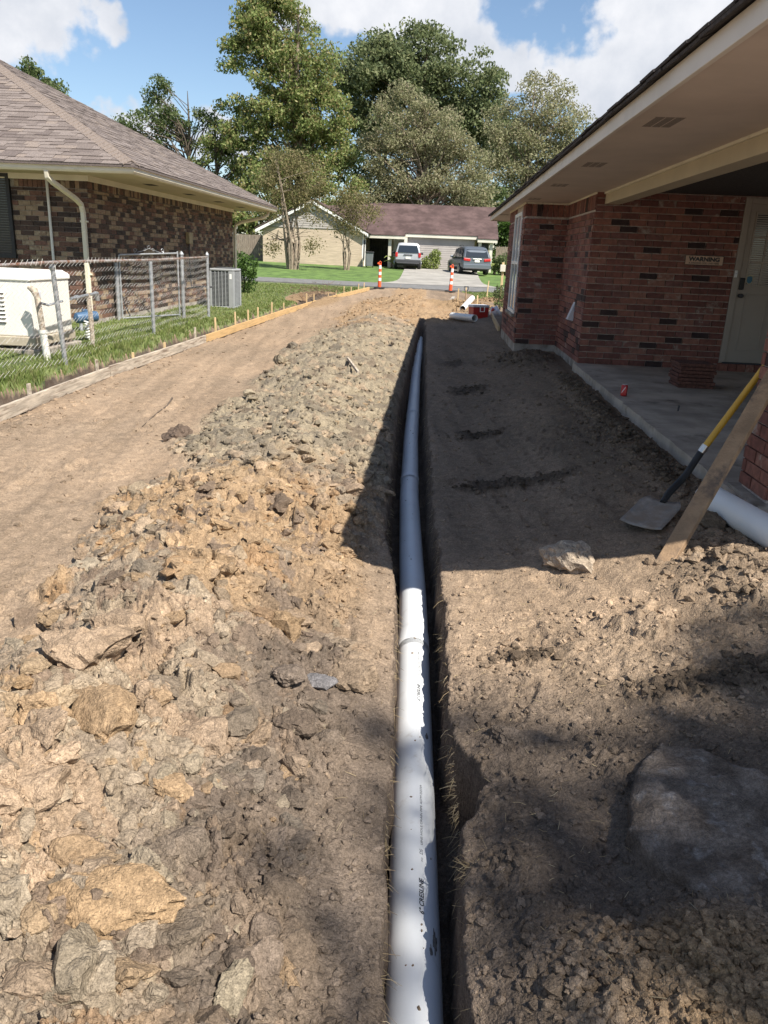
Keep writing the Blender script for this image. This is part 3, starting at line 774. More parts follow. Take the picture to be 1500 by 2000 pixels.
flat_crumbs('loose_clods', 4600, (0, 1.8), (1.2, 16), .003, .026, 32, (.8, 1.25), 'scattered crumbs on the dirt right of the trench', 3)
flat_crumbs('loose_clods', 3000, (.18, 1.5), (1.25, 3.6), .003, .022, 39, (.75, 1.5), 'crumbs and specks in the dark soil by the near right trench lip', 2.6)
flat_crumbs('loose_clods', 420, None, None, .008, .04, 40, (.5, .85), 'dark crumbs of topsoil in patches on the shaded dirt', 2.0, [(.65, 5.8, .28, .10), (.47, 10.3, .15, .25), (.5, 7.6, .15, .12), (.44, 3.1, .08, .05), (1.2, 2.75, .2, .08)])
flat_crumbs('loose_clods', 2600, None, None, .006, .042, 33, (.7, 1.2), 'crumbled dark soil along the patio edge', 2.2,
            [(1.66, 5.4, .12, .4), (1.66, 6.4, .13, .5), (1.62, 7.4, .15, .5), (1.60, 8.5, .14, .5), (1.45, 6.6, .22, .7), (1.70, 9.6, .1, .4), (1.45, 12.2, .32, .6), (1.1, 12.9, .2, .6), (1.62, 3.6, .18, .35), (1.62, 4.2, .14, .3)])
flat_crumbs('loose_clods', 1500, None, None, .004, .024, 34, (.8, 1.25), 'ochre crumbs heaped in the near right corner', 2.0, [(.66, 1.40, .15, .12), (.50, 1.46, .12, .08), (.85, 1.45, .14, .1)])
flat_crumbs('loose_clods', 260, None, None, .015, .055, 37, (.8, 1.2), 'broken tan clods heaped under the leaning timber and white pipe', 2.0, [(1.62, 3.55, .16, .3), (1.5, 3.9, .14, .25), (1.70, 4.3, .10, .3)])
flat_crumbs('loose_clods', 2300, (-.75, -.04), (1.15, 6.0), .004, .024, 38, (.75, 1.3), 'dark crumbs on the trodden strip along the left trench lip', 2.2)
flat_crumbs('loose_clods', 900, None, None, .02, .10, 35, (.7, 1.2), 'ochre clods heaped at the far end of the trench', 2.0, [(.7, 25.2, .5, .7), (2.1, 28.4, .6, .5), (.3, 22.5, .3, .8)])
flat_crumbs('loose_clods', 500, None, None, .006, .035, 36, (.8, 1.3), 'sandy crumbs at the foot of the weathered board', 2.5, [(-3.85, 7.2, .15, .5), (-3.95, 8.8, .12, .8), (-4.0, 12, .12, 1.2)])

def strips(name, P, D, Lh, wd, m, seed, lab=None, droop=0.0, kind='stuff'):
    """thin three-sided straws: P base points, D unit directions"""
    r = np.random.default_rng(seed); n = len(P)
    side = np.cross(D, r.normal(size=(n, 3))); side /= np.linalg.norm(side, axis=1)[:, None] + 1e-9
    up = np.cross(side, D)
    A = P; B = P + D * (Lh * .5)[:, None] + up * (Lh * r.uniform(-.12, .12, n))[:, None]; C = P + D * Lh[:, None]; B[:, 2] += 0; C[:, 2] -= droop * Lh
    V = []
    for Q, k in ((A, 1.0), (B, .9), (C, .5)):
        for an in (0, 2.094, 4.189):
            V.append(Q + (side * math.cos(an) + up * math.sin(an)) * (wd * k * .5)[:, None])
    V = np.stack(V, 1); F = []
    for s in (0, 3):
        for j in range(3): F.append((s + j, s + (j + 1) % 3, s + 3 + (j + 1) % 3, s + 3 + j))
    F = np.array(F)[None] + (np.arange(n) * 9)[:, None, None]
    o = bpy.data.objects.new(name, np_mesh(name, V.reshape(-1, 3), F.reshape(-1, 4), m)); link(o); ORG[o.name] = Vector((0, 0, 0))
    return tag(o, lab, None, None, kind)
r2 = np.random.default_rng(5)
n = 2200
y = .95 * (16 / .95) ** r2.uniform(0, 1, n); x = np.where(r2.uniform(0, 1, n) < .62, r2.uniform(.05, 1.6, n), r2.uniform(-2.2, -.1, n))
z, c, k = ground(x, y); keep = k <= 1; x, y, z = x[keep], y[keep], z[keep]; n = len(x)
D = np.stack([r2.normal(size=n), r2.normal(size=n), np.abs(r2.normal(size=n)) * .25], -1); D /= np.linalg.norm(D, axis=1)[:, None]
strips('straw', np.stack([x, y, z + .004], -1), D, r2.uniform(.008, .045, n), r2.uniform(.0009, .0019, n) * (1 + .10 * y), MT['straw'], 6, 'dry grass straws scattered over the dirt')
# fine roots hanging out of the trench lips
n = 900
y = 1.0 * (9 / 1.0) ** r2.uniform(0, 1, n); rt = r2.uniform(0, 1, n) < .6
x = np.where(rt, np.interp(y, XR_Y, XR_X) + .004, np.interp(y, XL_Y, XL_X) - .004)
P = np.stack([x, y, -.40 - r2.uniform(0, .10, n)], -1)
D = np.stack([np.where(rt, -1, 1) * r2.uniform(.1, 1, n), r2.normal(size=n) * .6, -r2.uniform(-.1, .9, n)], -1); D /= np.linalg.norm(D, axis=1)[:, None]
strips('root_fibres', P, D, r2.uniform(.012, .06, n), r2.uniform(.001, .002, n) * (1 + .1 * y), MT['straw'], 8, 'fine pale roots sticking out of the trench sides', .2)
# tuft of pale roots on the right lip
n = 60
P = np.array([.205, 1.87, -.395]) + r2.normal(size=(n, 3)) * np.array([.016, .02, .012])
D = np.stack([-r2.uniform(.2, 1, n), r2.normal(size=n) * .5, r2.normal(size=n) * .4 - .1], -1); D /= np.linalg.norm(D, axis=1)[:, None]
tag(strips('root_tuft', P, D, r2.uniform(.02, .075, n), r2.uniform(.0015, .003, n), MT['straw'], 9, kind='thing'), 'pale tuft of dry roots sticking out of the right trench lip', 'roots')

# grass blades on the left lawn
def blades(name, n, xlim, ylim, hmin, hmax, seed, edge_only=False, lab=None, wmul=1.0):
    r = np.random.default_rng(seed)
    y = ylim[0] * (ylim[1] / ylim[0]) ** r.uniform(0, 1, n)
    if edge_only: x = xb(y) - .20 - np.abs(r.normal(size=n)) * .20
    else: x = np.maximum(r.uniform(xlim[0], xlim[1], n), -.62 * y - 1.0)
    z, c, k = ground(x, y, False); keep = k == 2
    x, y, z = x[keep], y[keep], z[keep]; n = len(x)
    patch = .75 + .5 * fbm(x * 1.1, y * .9, 3, 91)
    h = r.uniform(hmin, hmax, n) * np.clip(patch, .45, 1.5) * np.interp(y, [5, 30], [1, .9]); w = (.0045 + .0007 * y) * r.uniform(.7, 1.3, n) * wmul
    a = r.uniform(0, 2 * np.pi, n); le = r.uniform(.15, .9, n) * h; b_ = r.uniform(0, 2 * np.pi, n)
    P = np.stack([x, y, z], -1)
    s = np.stack([np.cos(a), np.sin(a), 0 * a], -1) * w[:, None] * .5
    mid = P + np.stack([np.cos(b_) * le * .35, np.sin(b_) * le * .35, h * .6], -1)
    tip = P + np.stack([np.cos(b_) * le, np.sin(b_) * le, h], -1)
    V = np.stack([P - s, P + s, mid + s * .8, mid - s * .8, tip], 1).reshape(-1, 3)
    o4 = (np.arange(n) * 5)[:, None]
    F = np.concatenate([o4 + np.array([[0, 1, 2]]), o4 + np.array([[0, 2, 3]]), o4 + np.array([[3, 2, 4]])], 0)
    o = bpy.data.objects.new(name, np_mesh(name, V, F, MT['grass'])); link(o); ORG[o.name] = Vector((0, 0, 0))
    return tag(o, lab, None, None, 'stuff')
blades('grass', 66000, (-8.6, -3.3), (6.2, 34), .030, .072, 51, False, 'short green grass on the lawn left of the boards')
blades('grass', 13000, None, (6.2, 32), .05, .14, 52, True, 'longer ragged grass along the cut lawn edge')
blades('grass', 6000, (1.0, 4.5), (25, 35), .05, .10, 53, False, 'green grass patch beyond the right house', 1.6)
# ------------------------------------------------------------------ brick laying
def unit_box_mesh(name, m):
    b = MB(); b.box((0, 0, 0), (1, 1, 1)); me = bpy.data.meshes.new(name); me.from_pydata(b.v, [], b.f); me.materials.append(m); me.update(); return me
class Masonry:
    """collects single bricks; the 300 that show largest become objects of their own, the rest one part"""
    def __init__(s, root, mats, weights, seed):
        s.root, s.mats, s.w, s.r, s.items = root, mats, weights, random.Random(seed), []
    def wall(s, part, o, u, L, z0, z1, n, course=.081, pitch=.225, openings=(), soldier=None, joint=.010, bias=0):
        o = Vector(o); u = Vector(u).normalized(); n = Vector(n).normalized(); ang = math.atan2(u.y, u.x)
        rows = int(round((z1 - z0) / course)); row = 0
        def put(a, b_, za, zb):
            if b_ - a < .022 or zb - za < .02: return
            for (oa, ob, oza, ozb) in openings:
                if a < ob - .004 and b_ > oa + .004 and za < ozb - .004 and zb > oza + .004: return
            c = o + u * ((a + b_) / 2) + Vector((0, 0, (za + zb) / 2)) + n * s.r.uniform(-.003, .002)
            wv = s.w
            if s.r.random() < .05: wv = [1] * len(s.w)
            mi = s.r.choices(range(len(s.mats)), wv)[0]
            p = proj(c); area = 0
            if p and -30 < p[0] < 1530 and -30 < p[1] < 2030:
                cam_v = (Vector((0, 0, HCAM)) - c).normalized()
                area = max(0, cam_v.dot(n)) * (b_ - a) * (zb - za) / p[2] ** 2
            s.items.append((area, part, c, ang + s.r.gauss(0, .004), (b_ - a, .03, zb - za), mi))
        ztop = z1 - (soldier or 0)
        zb_ = z0
        while zb_ < ztop - .02:
            zt = min(zb_ + course, ztop)
            cuts = []
            x = -pitch * (.5 if row % 2 else 0) + s.r.uniform(-.006, .006)
            while x < L:
                a, e = max(0, x), min(L, x + pitch - joint)
                spans = [(a, e)]
                for (oa, ob, oza, ozb) in openings:
                    if zb_ < ozb - .02 and zt > oza + .02:
                        ns = []
                        for (p, q) in spans:
                            if q <= oa or p >= ob: ns.append((p, q))
                            else:
                                if p < oa: ns.append((p, oa))
                                if q > ob: ns.append((ob, q))
                        spans = ns
                for (p, q) in spans: put(p, q, zb_, zt - joint)
                x += pitch
            zb_ += course; row += 1
        if soldier:
            x = 0
            while x < L - .03:
                put(x, min(L, x + .072), ztop + .002, z1 - .004); x += .082
    def finish(s):
        s.items.sort(key=lambda t: -t[0])
        meshes = [unit_box_mesh('brick', m) for m in s.mats]
        for (ar, part, c, ang, d, mi) in s.items[:300]:
            o = bpy.data.objects.new('brick', meshes[mi]); link(o, part)
            o.location = c - ORG[part.name]; o.rotation_euler = (0, 0, ang); o.scale = d
        b = MB()
        for (ar, part, c, ang, d, mi) in s.items[300:]: b.box(c, d, (0, 0, ang), mi)
        if s.items[300:]:
            b.build('brickwork', s.mats, s.root, kind='stuff')

# ------------------------------------------------------------------ right house
rh = thing('brick_house', 'dark red brick house with open patio and wide tan soffit, right of the trench', 'house', (3.5, 10, 0))
ms = Masonry(rh, BR, BRW, 5)
b = MB(); b.bb(1.305, 6.0, 13.285, 16.2, -.3, 2.17); wl_ = b.build('wall', MT['mortar_r'], rh, label='brick wall with the tall white window')
b = MB(); b.bb(1.965, 6.0, 10.985, 13.28, -.3, 2.168); wp = b.build('wall', MT['mortar_r'], rh, label='brick wall of the patio with door and warning sign')
b = MB(); b.bb(1.965, 6.0, 10.985, 11.3, 2.17, 2.5); b.build('wall', MT['mortar_r'], rh)
b = MB(); b.bb(5.6, 9, 7.5, 10.98, -.3, 2.5); b.build('wall', MT['mortar_r'], rh)
b = MB(); b.bb(2.6, 6.0, 16.21, 22, -.3, 2.17); b.build('wall', MT['mortar_r'], rh)
# window wall faces the trench; u runs away from the camera
ms.wall(wl_, (1.30, 13.285, 0), (0, 1, 0), 2.9, 0, 2.165, (-1, 0, 0), openings=((.40, 1.62, .44, 2.06),), soldier=.20)
ms.wall(wl_, (1.305, 13.28, 0), (1, 0, 0), .655, 0, 2.165, (0, -1, 0), soldier=.20)
ms.wall(wp, (1.96, 10.985, 0), (0, 1, 0), 2.29, 0, 2.165, (-1, 0, 0), soldier=.20)
ms.wall(wp, (1.955, 10.98, 0), (1, 0, 0), 3.4, 0, 2.46, (0, -1, 0), openings=((1.86, 3.02, .0, 2.18),), soldier=.215)
# rowlock bricks under the door
for k in range(11): ms.items.append((1e-3, wp, Vector((3.86 + .115 * k, 10.93, .047)), 0, (.105, .13, .094), random.choice([0, 2, 5])))
# patio pillar
b = MB(); b.bb(1.965, 2.345, 4.485, 4.865, -.05, 2.03); pl = b.build('pillar', MT['mortar_r'], rh, label='brick pillar carrying the patio beam')
ms.wall(pl, (1.96, 4.48, .02), (0, 1, 0), .39, .02, 2.02, (-1, 0, 0)); ms.wall(pl, (1.96, 4.87, .02), (1, 0, 0), .39, .02, 2.02, (0, 1, 0)); ms.wall(pl, (1.96, 4.48, .02), (1, 0, 0), .39, .02, 2.02, (0, -1, 0)); ms.wall(pl, (2.35, 4.48, .02), (0, 1, 0), .39, .02, 2.02, (1, 0, 0))
ms.finish()
# patio slab with a broken edge, footing strips
b = MB()
ys = np.linspace(2.0, 10.97, 150); ed = 1.885 + .012 * fbm(ys * 3, ys * 0, 3, 2) + .02 * (perlin(ys * 7, ys * 0 + 4, 9) > .35)
for i in range(149):
    y0, y1, e0, e1 = ys[i], ys[i + 1], ed[i], ed[i + 1]
    b.quad((e0, y0, 0), (5.59, y0, 0), (5.59, y1, 0), (e1, y1, 0)); b.quad((e0, y0, -.6), (e0, y0, 0), (e1, y1, 0), (e1, y1, -.6))
b.quad((ed[0], 2, -.6), (5.59, 2, -.6), (5.59, 2, 0), (ed[0], 2, 0))
b.build('patio_slab', MT['concrete'], rh)
for q in ((1.295, 1.4, 13.27, 16.2, -.6, -.003), (1.402, 1.948, 13.275, 13.3, -.6, -.004), (1.952, 2.2, 10.99, 13.27, -.6, -.003), (1.90, 2.42, 4.42, 4.93, -.6, .017)):
    b = MB(); b.bb(*q); b.build('foundation', MT['foundation'], rh)
# eave: soffit, fascia, roof deck, shingle edge
b = MB(); b.bb(1.13, 2.06, 2.75, 10.97, 2.172, 2.19); b.bb(1.13, 2.4, 10.97, 19.59, 2.172, 2.19); so_ = b.build('soffit', MT['soffit'], rh)
b = MB(); b.bb(2.26, 5.6, 2.75, 10.96, 2.462, 2.48); b.build('patio_ceiling', MT['white'], rh)
b = MB(); b.bb(1.10, 1.128, 2.75, 19.60, 2.145, 2.245); b.bb(1.128, 2.4, 19.57, 19.60, 2.145, 2.245); b.bb(1.128, 6, 2.75, 2.78, 2.145, 2.245); b.build('fascia', MT['fascia'], rh, bevel=.003)
b = MB(); b.bb(2.06, 2.25, 4.48, 10.97, 2.03, 2.171); bm_ = b.build('beam', MT['beam'], rh, bevel=.004)
b = MB(); b.bb(2.251, 2.26, 2.75, 10.96, 2.17, 2.47); b.bb(2.06, 2.25, 2.75, 4.477, 2.03, 2.171); b.build('beam', MT['beam'], rh)
b = MB(); b.bb(2.038, 2.059, 2.8, 10.965, 2.148, 2.171); b.bb(1.94, 1.955, 10.96, 13.28, 2.148, 2.171); b.bb(1.30, 1.945, 13.262, 13.274, 2.146, 2.171); b.bb(1.275, 1.292, 13.27, 16.2, 2.146, 2.171); b.bb(2.27, 5.55, 10.945, 10.964, 2.425, 2.461); b.build('soffit_trim', MT['trim_cream'], rh)
b = MB(); sl = 5 / 12
b.quad((1.07, 2.73, 2.248), (1.07, 19.63, 2.248), (8.5, 19.63, 2.248 + 7.43 * sl), (8.5, 2.73, 2.248 + 7.43 * sl)); b.quad((1.07, 2.73, 2.262), (8.5, 2.73, 2.262 + 7.43 * sl), (8.5, 19.63, 2.262 + 7.43 * sl), (1.07, 19.63, 2.262))
b.quad((8.5, 2.73, 2.262 + 7.43 * sl), (16, 2.73, 2.3), (16, 19.63, 2.3), (8.5, 19.63, 2.262 + 7.43 * sl))
b.quad((1.07, 2.73, 2.248), (1.07, 2.73, 2.262), (1.07, 19.63, 2.262), (1.07, 19.63, 2.248))
b.quad((1.13, 2.755, 2.19), (1.13, 2.755, 2.25), (8.5, 2.755, 5.3), (8.5, 2.755, 2.19)); b.quad((1.13, 19.58, 2.19), (8.5, 19.58, 2.19), (8.5, 19.58, 5.3), (1.13, 19.58, 2.25))
b.quad((1.07, 2.73, 2.248), (8.5, 2.73, 2.248 + 7.43 * sl), (8.5, 2.73, 2.262 + 7.43 * sl), (1.07, 2.73, 2.262)); b.quad((1.07, 19.63, 2.248), (1.07, 19.63, 2.262), (8.5, 19.63, 2.262 + 7.43 * sl), (8.5, 19.63, 2.248 + 7.43 * sl))
b.quad((1.13, 2.755, 2.19), (8.5, 2.755, 2.19), (8.5, 19.58, 2.19), (1.13, 19.58, 2.19))
rf = b.build('roof', MT['shingle_edge'], rh)
sm_ = unit_box_mesh('shingle', MT['shingle_edge']); rr = random.Random(4)
for layer in range(2):
    y = 2.75 + layer * .13
    while y < 19.5:
        w = .295 + rr.uniform(-.01, .01)
        o = bpy.data.objects.new('shingle', sm_); link(o, rf)
        o.location = Vector((1.13 - layer * .012 + rr.uniform(-.006, .006), y + w / 2, 2.272 + .017 * layer + (.13 * .0) + rr.uniform(-.002, .003))) - ORG[rf.name]
        o.rotation_euler = (rr.gauss(0, .006), -math.atan(sl), 0); o.scale = (.17, w - .008, .013); y += w
# soffit vents with louvre slats
for k, (vx, vy) in enumerate(((1.36, 5.63), (1.37, 8.05), (1.36, 10.25), (1.33, 12.6), (1.24, 17.2))):
    b = MB(); b.bb(vx - .095, vx + .095, vy - .19, vy + .19, 2.1715, 2.1735); ve = b.build('soffit_vent', MT['vent_dark'], so_)
    b = MB()
    for j in range(15): b.bb(vx - .092, vx + .092, vy - .185 + .0255 * j, vy - .181 + .0255 * j, 2.1703, 2.1712)
    for dx in (-.094, -.03, .03, .094): b.bb(vx + dx - .003, vx + dx + .003, vy - .19, vy + .19, 2.1702, 2.1712)
    b.build('vent_grille', MT['soffit'], so_)
# window
b = MB(); b.bb(1.30, 1.36, 13.69, 14.90, .445, 2.055); b.build('window_reveal', MT['dark_room'], rh)
b = MB()
for (y0, y1, z0, z1) in ((13.69, 13.75, .445, 2.055), (14.84, 14.90, .445, 2.055), (13.75, 14.84, 2.0, 2.055), (13.75, 14.84, .445, .50), (13.75, 14.84, 1.235, 1.285)): b.bb(1.268, 1.298, y0, y1, z0, z1)
b.bb(1.272, 1.292, 14.28, 14.31, .50, 2.0)
wf = b.build('window', MT['white'], rh, bevel=.003)
b = MB(); b.bb(1.288, 1.294, 13.75, 14.84, .50, 1.235); b.bb(1.2885, 1.2945, 13.75, 14.84, 1.285, 2.0); b.build('pane', MT['glass_b'], wf)
b = MB(); b.bb(1.235, 1.30, 13.64, 14.95, .395, .443); b.build('window_sill', MT['foundation'], rh, bevel=.004)
# dryer vent hood: a white wedge on the wall
b = MB(); b.extrude([(1.952, 11.70, .78), (1.952, 11.70, .50), (1.86, 11.70, .52)], (0, .13, 0)); b.build('vent_hood', MT['cool_lid'], rh, bevel=.004)
# door
b = MB(); b.bb(3.82, 3.90, 10.955, 11.0, .10, 2.17); b.bb(4.84, 4.93, 10.955, 11.0, .10, 2.17); b.bb(3.90, 4.84, 10.955, 11.0, 2.10, 2.17); b.build('door_frame', MT['door'], rh, bevel=.004)
b = MB(); b.bb(3.902, 4.838, 10.972, 11.02, .105, 2.098); dr = b.build('door', MT['door'], rh)
b = MB()
for x0 in (4.01, 4.40):
    for (a, c, z0, z1) in ((0, .30, .27, .285), (0, .30, .985, 1.0), (0, .014, .285, .985), (.286, .30, .285, .985)): b.bb(x0 + a, x0 + c, 10.964, 10.973, z0, z1)
b.build('panel_moulding', MT['door'], dr, bevel=.002)
b = MB(); b.bb(3.985, 4.755, 10.968, 10.974, 1.10, 2.0); b.build('pane', MT['glass_b'], dr)
b = MB()
for x in (3.985, 4.16, 4.37, 4.58, 4.745): b.bb(x - .009, x + .009, 10.955, 10.968, 1.10, 2.0)
for z in (1.10, 1.40, 1.70, 2.0): b.bb(3.976, 4.755, 10.9545, 10.967, z - .010, z + .010)
b.build('glazing_bar', MT['door'], dr)
b = MB()
for k in range(34): b.box((4.37, 10.966, 1.118 + .0262 * k), (.75, .004, .014), (R(18), 0, 0))
b.build('window_blind', MT['blind'], dr)
b = MB(); b.bb(3.915, 3.975, 10.945, 10.972, 1.05, 1.20); b.build('keypad_lock', MT['black'], dr, bevel=.008)
b = MB(); b.tube([(3.945, 10.972, .975), (3.945, 10.93, .975), (3.945, 10.915, .975), (3.945, 10.895, .975), (3.945, 10.888, .975)], [.026, .012, .03, .028, .012], 12); b.build('door_knob', MT['plastic_dk'], dr, smooth=True)
b = MB(); b.bb(3.825, 3.862, 10.938, 10.955, 1.20, 1.29); dbp = b.build('doorbell', MT['white'], rh, bevel=.004)
b = MB(); b.tube([(3.843, 10.938, 1.25), (3.843, 10.932, 1.25)], .011, 12); b.build('bell_button', MT['cool_lid'], dbp)
# shield sticker in the door glass
sh = [(-.045, .05), (0, .062), (.045, .05), (.045, -.01), (.03, -.045), (0, -.065), (-.03, -.045), (-.045, -.01)]
b = MB(); b.extrude([(4.03 + x, 10.9535, 1.18 + z) for x, z in sh], (0, -.0015, 0)); stk = b.build('shield_sticker', mat('sticker_cream', (.5, .42, .26), .6, .05), dr)
b = MB(); b.extrude([(4.03 + x * .78, 10.9515, 1.178 + z * .78) for x, z in sh], (0, -.001, 0)); b.build('shield_sticker', mat('sticker_blue', (.05, .16, .24), .6, .1), dr)
# threshold
b = MB(); b.bb(3.86, 4.90, 10.90, 10.97, .096, .112); b.build('threshold', MT['plastic_dk'], rh)

def text_obj(name, body, size, m, parent, M4, sx=1.0, ext=.0006, align='LEFT', shear=0, wrap=None):
    cu = bpy.data.curves.new(name, 'FONT'); cu.body = body; cu.size = size; cu.align_x = align; cu.shear = shear; cu.offset = wrap.get('off', 0) if wrap else 0
    cu.resolution_u = 3
    t = bpy.data.objects.new(name, cu); COL.objects.link(t)
    bpy.context.view_layer.update()
    me = bpy.data.meshes.new_from_object(t.evaluated_get(bpy.context.evaluated_depsgraph_get()))
    bpy.data.objects.remove(t); bpy.data.curves.remove(cu)
    off = ORG[parent.name]
    for v in me.vertices:
        p = M4(v.co.x * sx, v.co.y, v.co.z); v.co = Vector(p) - off
    me.materials.clear(); me.materials.append(m)
    o = bpy.data.objects.new(name, me); link(o, parent); ORG[o.name] = off
    return o
# warning sign
sg = thing('warning_sign', 'small tan WARNING sign fixed to the red brick wall by the door', 'sign', (3.41, 10.94, 1.39))
b = MB(); b.bb(3.165, 3.655, 10.938, 10.944, 1.335, 1.455); b.build('sign_plate', MT['sign'], sg)
b = MB()
for (x0, x1, z0, z1) in ((3.165, 3.655, 1.335, 1.341), (3.165, 3.655, 1.449, 1.455), (3.165, 3.171, 1.341, 1.449), (3.649, 3.655, 1.341, 1.449)): b.bb(x0, x1, 10.936, 10.938, z0, z1)
b.build('sign_border', MT['ink'], sg)
text_obj('lettering', 'WARNING', .072, MT['ink'], sg, lambda x, y, z: (3.41 + x * 1.12, 10.9365, 1.385 + y), align='CENTER', wrap={'off': .0035})
text_obj('lettering', 'A STRANGE DOG LIVES HERE', .030, MT['ink'], sg, lambda x, y, z: (3.41 + x * .98, 10.9365, 1.350 + y), align='CENTER', wrap={'off': .0006})

# ------------------------------------------------------------------ left house
lh = thing('brick_house', 'tan and dark brown brick house with brown hip roof behind the chain link fence', 'house', (-9, 19, 0))
ms = Masonry(lh, BL, BLW, 9)
b = MB(); b.bb(-6.5, -6.085, 14.045, 23.8, -.3, 2.36); wr = b.build('wall', MT['mortar_l'], lh, label='sunlit side wall facing the dirt')
b = MB(); b.bb(-16, -6.5, 14.045, 23.8, -.3, 2.36); wfn = b.build('wall', MT['mortar_l'], lh, label='front wall with the dark window')
ms.wall(wr, (-6.08, 14.04, 0), (0, 1, 0), 9.75, 0, 2.36, (1, 0, 0), soldier=.20)
ms.wall(wfn, (-9.9, 14.04, 0), (1, 0, 0), 3.815, 0, 2.36, (0, -1, 0), openings=((1.2, 2.47, .98, 2.36),), soldier=.20)
for k in range(16): ms.items.append((2e-4, wfn, Vector((-8.66 + .082 * k, 14.02, .925)), 0, (.072, .06, .10), 2))
ms.finish()
b = MB(); b.bb(-6.3, -6.06, 14.02, 23.82, -.6, -.002); b.build('foundation', MT['foundation'], lh)
b = MB(); b.bb(-16, -6.302, 14.02, 14.1, -.6, -.002); b.build('foundation', MT['foundation'], lh)
b = MB(); b.bb(-8.70, -7.43, 14.0, 14.03, .98, 2.36); wi = b.build('window', MT['black'], lh, label='dark bronze framed window with closed blinds')
b = MB(); b.bb(-8.64, -7.49, 13.994, 13.999, 1.04, 2.30); b.build('pane', MT['glass'], wi)
b = MB()
for k in range(30): b.box((-8.06, 13.989, 1.06 + .042 * k), (1.14, .004, .030), (R(20), 0, 0))
b.build('window_blind', MT['plastic_dk'], wi)
b = MB()
for (x0, x1, z0, z1) in ((-7.49, -7.43, .98, 2.36), (-8.70, -8.64, .98, 2.36), (-8.64, -7.49, .98, 1.04), (-8.64, -7.49, 2.30, 2.36)): b.bb(x0, x1, 13.975, 13.999, z0, z1)
b.build('window_frame', MT['black'], wi)
# soffit and frieze
b = MB(); b.bb(-6.06, -5.03, 13.28, 24.57, 2.372, 2.39); b.bb(-16, -6.06, 13.28, 14.02, 2.372, 2.39); b.bb(-6.4, -6.06, 23.83, 24.57, 2.372, 2.39); b.build('soffit', MT['soffit_l'], lh)
b = MB(); b.bb(-6.06, -6.035, 14.0, 23.83, 2.28, 2.371); b.bb(-16, -6.035, 13.98, 14.0, 2.28, 2.371); b.build('frieze_board', MT['trim_cream'], lh)
for (y,) in ((15.6,), (18.0,), (20.4,), (22.6,)):
    b = MB(); b.bb(-5.62, -5.44, y - .19, y + .19, 2.368, 2.3715); b.build('soffit_vent', MT['vent_dark'], lh)
# gutters: K-style section along both eaves
gp = [(0, 0), (.075, 0), (.10, .03), (.10, .075), (.118, .10), (.118, .118), (.112, .118), (.094, .10), (.094, .075), (.07, .006), (.006, .006), (0, .118)]
b = MB(); zg = 2.362
prof = [(-5.03 + gx_, zg + gz_) for gx_, gz_ in gp]
n_ = len(gp)
vs = []
for (cx, cy, sx_, sy_) in (((-5.03), 24.60, 1, 0), (-5.03, 13.28, 1, -1)):
    vs += [(cx + gx_ * sx_, cy + gx_ * sy_, zg + gz_) for gx_, gz_ in gp]
vs += [(-16, 13.28 - gx_, zg + gz_) for gx_, gz_ in gp]
fs = []
for s_ in (0, n_):
    for j in range(n_): fs.append((s_ + j, s_ + (j + 1) % n_, s_ + n_ + (j + 1) % n_, s_ + n_ + j))
fs.append(tuple(range(n_)))
b.add(vs, fs); b.build('gutter', MT['trim_cream'], lh)
b = MB(); b.bb(-5.05, -5.03, 13.27, 24.6, 2.36, 2.49); b.bb(-16, -5.05, 13.27, 13.29, 2.36, 2.49); b.bb(-9, -5.05, 24.58, 24.6, 2.36, 2.49); b.build('fascia', MT['trim_cream'], lh)
# downspouts
def rect_tube(b, pts, w, d):
    b.tube(pts, [math.sqrt(w * w + d * d) / 2 * .98] * len(pts), 4, True, 0, R(45))
b = MB(); rect_tube(b, [(-6.38, 13.22, 2.37), (-6.38, 13.24, 2.27), (-6.34, 13.32, 2.20), (-6.19, 13.80, 1.98), (-6.165, 13.93, 1.90), (-6.16, 13.975, 1.78), (-6.16, 13.975, .07), (-6.16, 13.93, .02)], .085, .065); b.build('downspout', MT['trim_cream'], lh, bevel=.01)
b = MB()
for z in (1.62, .75): b.bb(-6.225, -6.095, 13.965, 14.03, z, z + .03)
b.build('downspout_strap', MT['trim_cream'], lh)
b = MB(); rect_tube(b, [(-5.12, 24.25, 2.37), (-5.13, 24.22, 2.27), (-5.25, 24.15, 2.18), (-5.85, 23.9, 2.02), (-5.98, 23.86, 1.95), (-6.02, 23.84, 1.82), (-6.02, 23.84, .05)], .085, .065); b.build('downspout', MT['trim_cream'], lh, bevel=.01)
b = MB(); b.tube([(-6.765, 13.995, 2.37), (-6.765, 13.995, .72)], .024, 10); b.build('conduit_pipe', MT['white_dirty'], lh, smooth=True)
b = MB(); b.bb(-6.82, -6.71, 13.94, 14.03, .55, .73); b.build('junction_box', MT['galv'], lh, bevel=.006)
b = MB(); b.bb(-6.07, -5.98, 19.35, 19.62, 1.36, 1.62); eb = b.build('meter_box', MT['box_tan'], lh, bevel=.008)
b = MB(); b.tube([(-6.04, 19.5, 1.36), (-6.04, 19.5, .9), (-6.02, 19.5, .35)], .014, 8); b.build('conduit_pipe', MT['plastic_dk'], lh, smooth=True)
b = MB(); b.tube([(-6.03, 15.05, .55), (-6.02, 15.1, .38), (-6.0, 15.18, .18), (-5.95, 15.3, -.05)], .012, 6); b.build('cable', MT['plastic_dk'], lh, smooth=True)
b = MB(); b.tube([(-6.0, 18.9, .55), (-5.95, 18.85, .35), (-5.6, 18.8, .42), (-5.4, 19.1, .40)], .02, 6); b.build('cable', MT['plastic_dk'], lh, smooth=True)
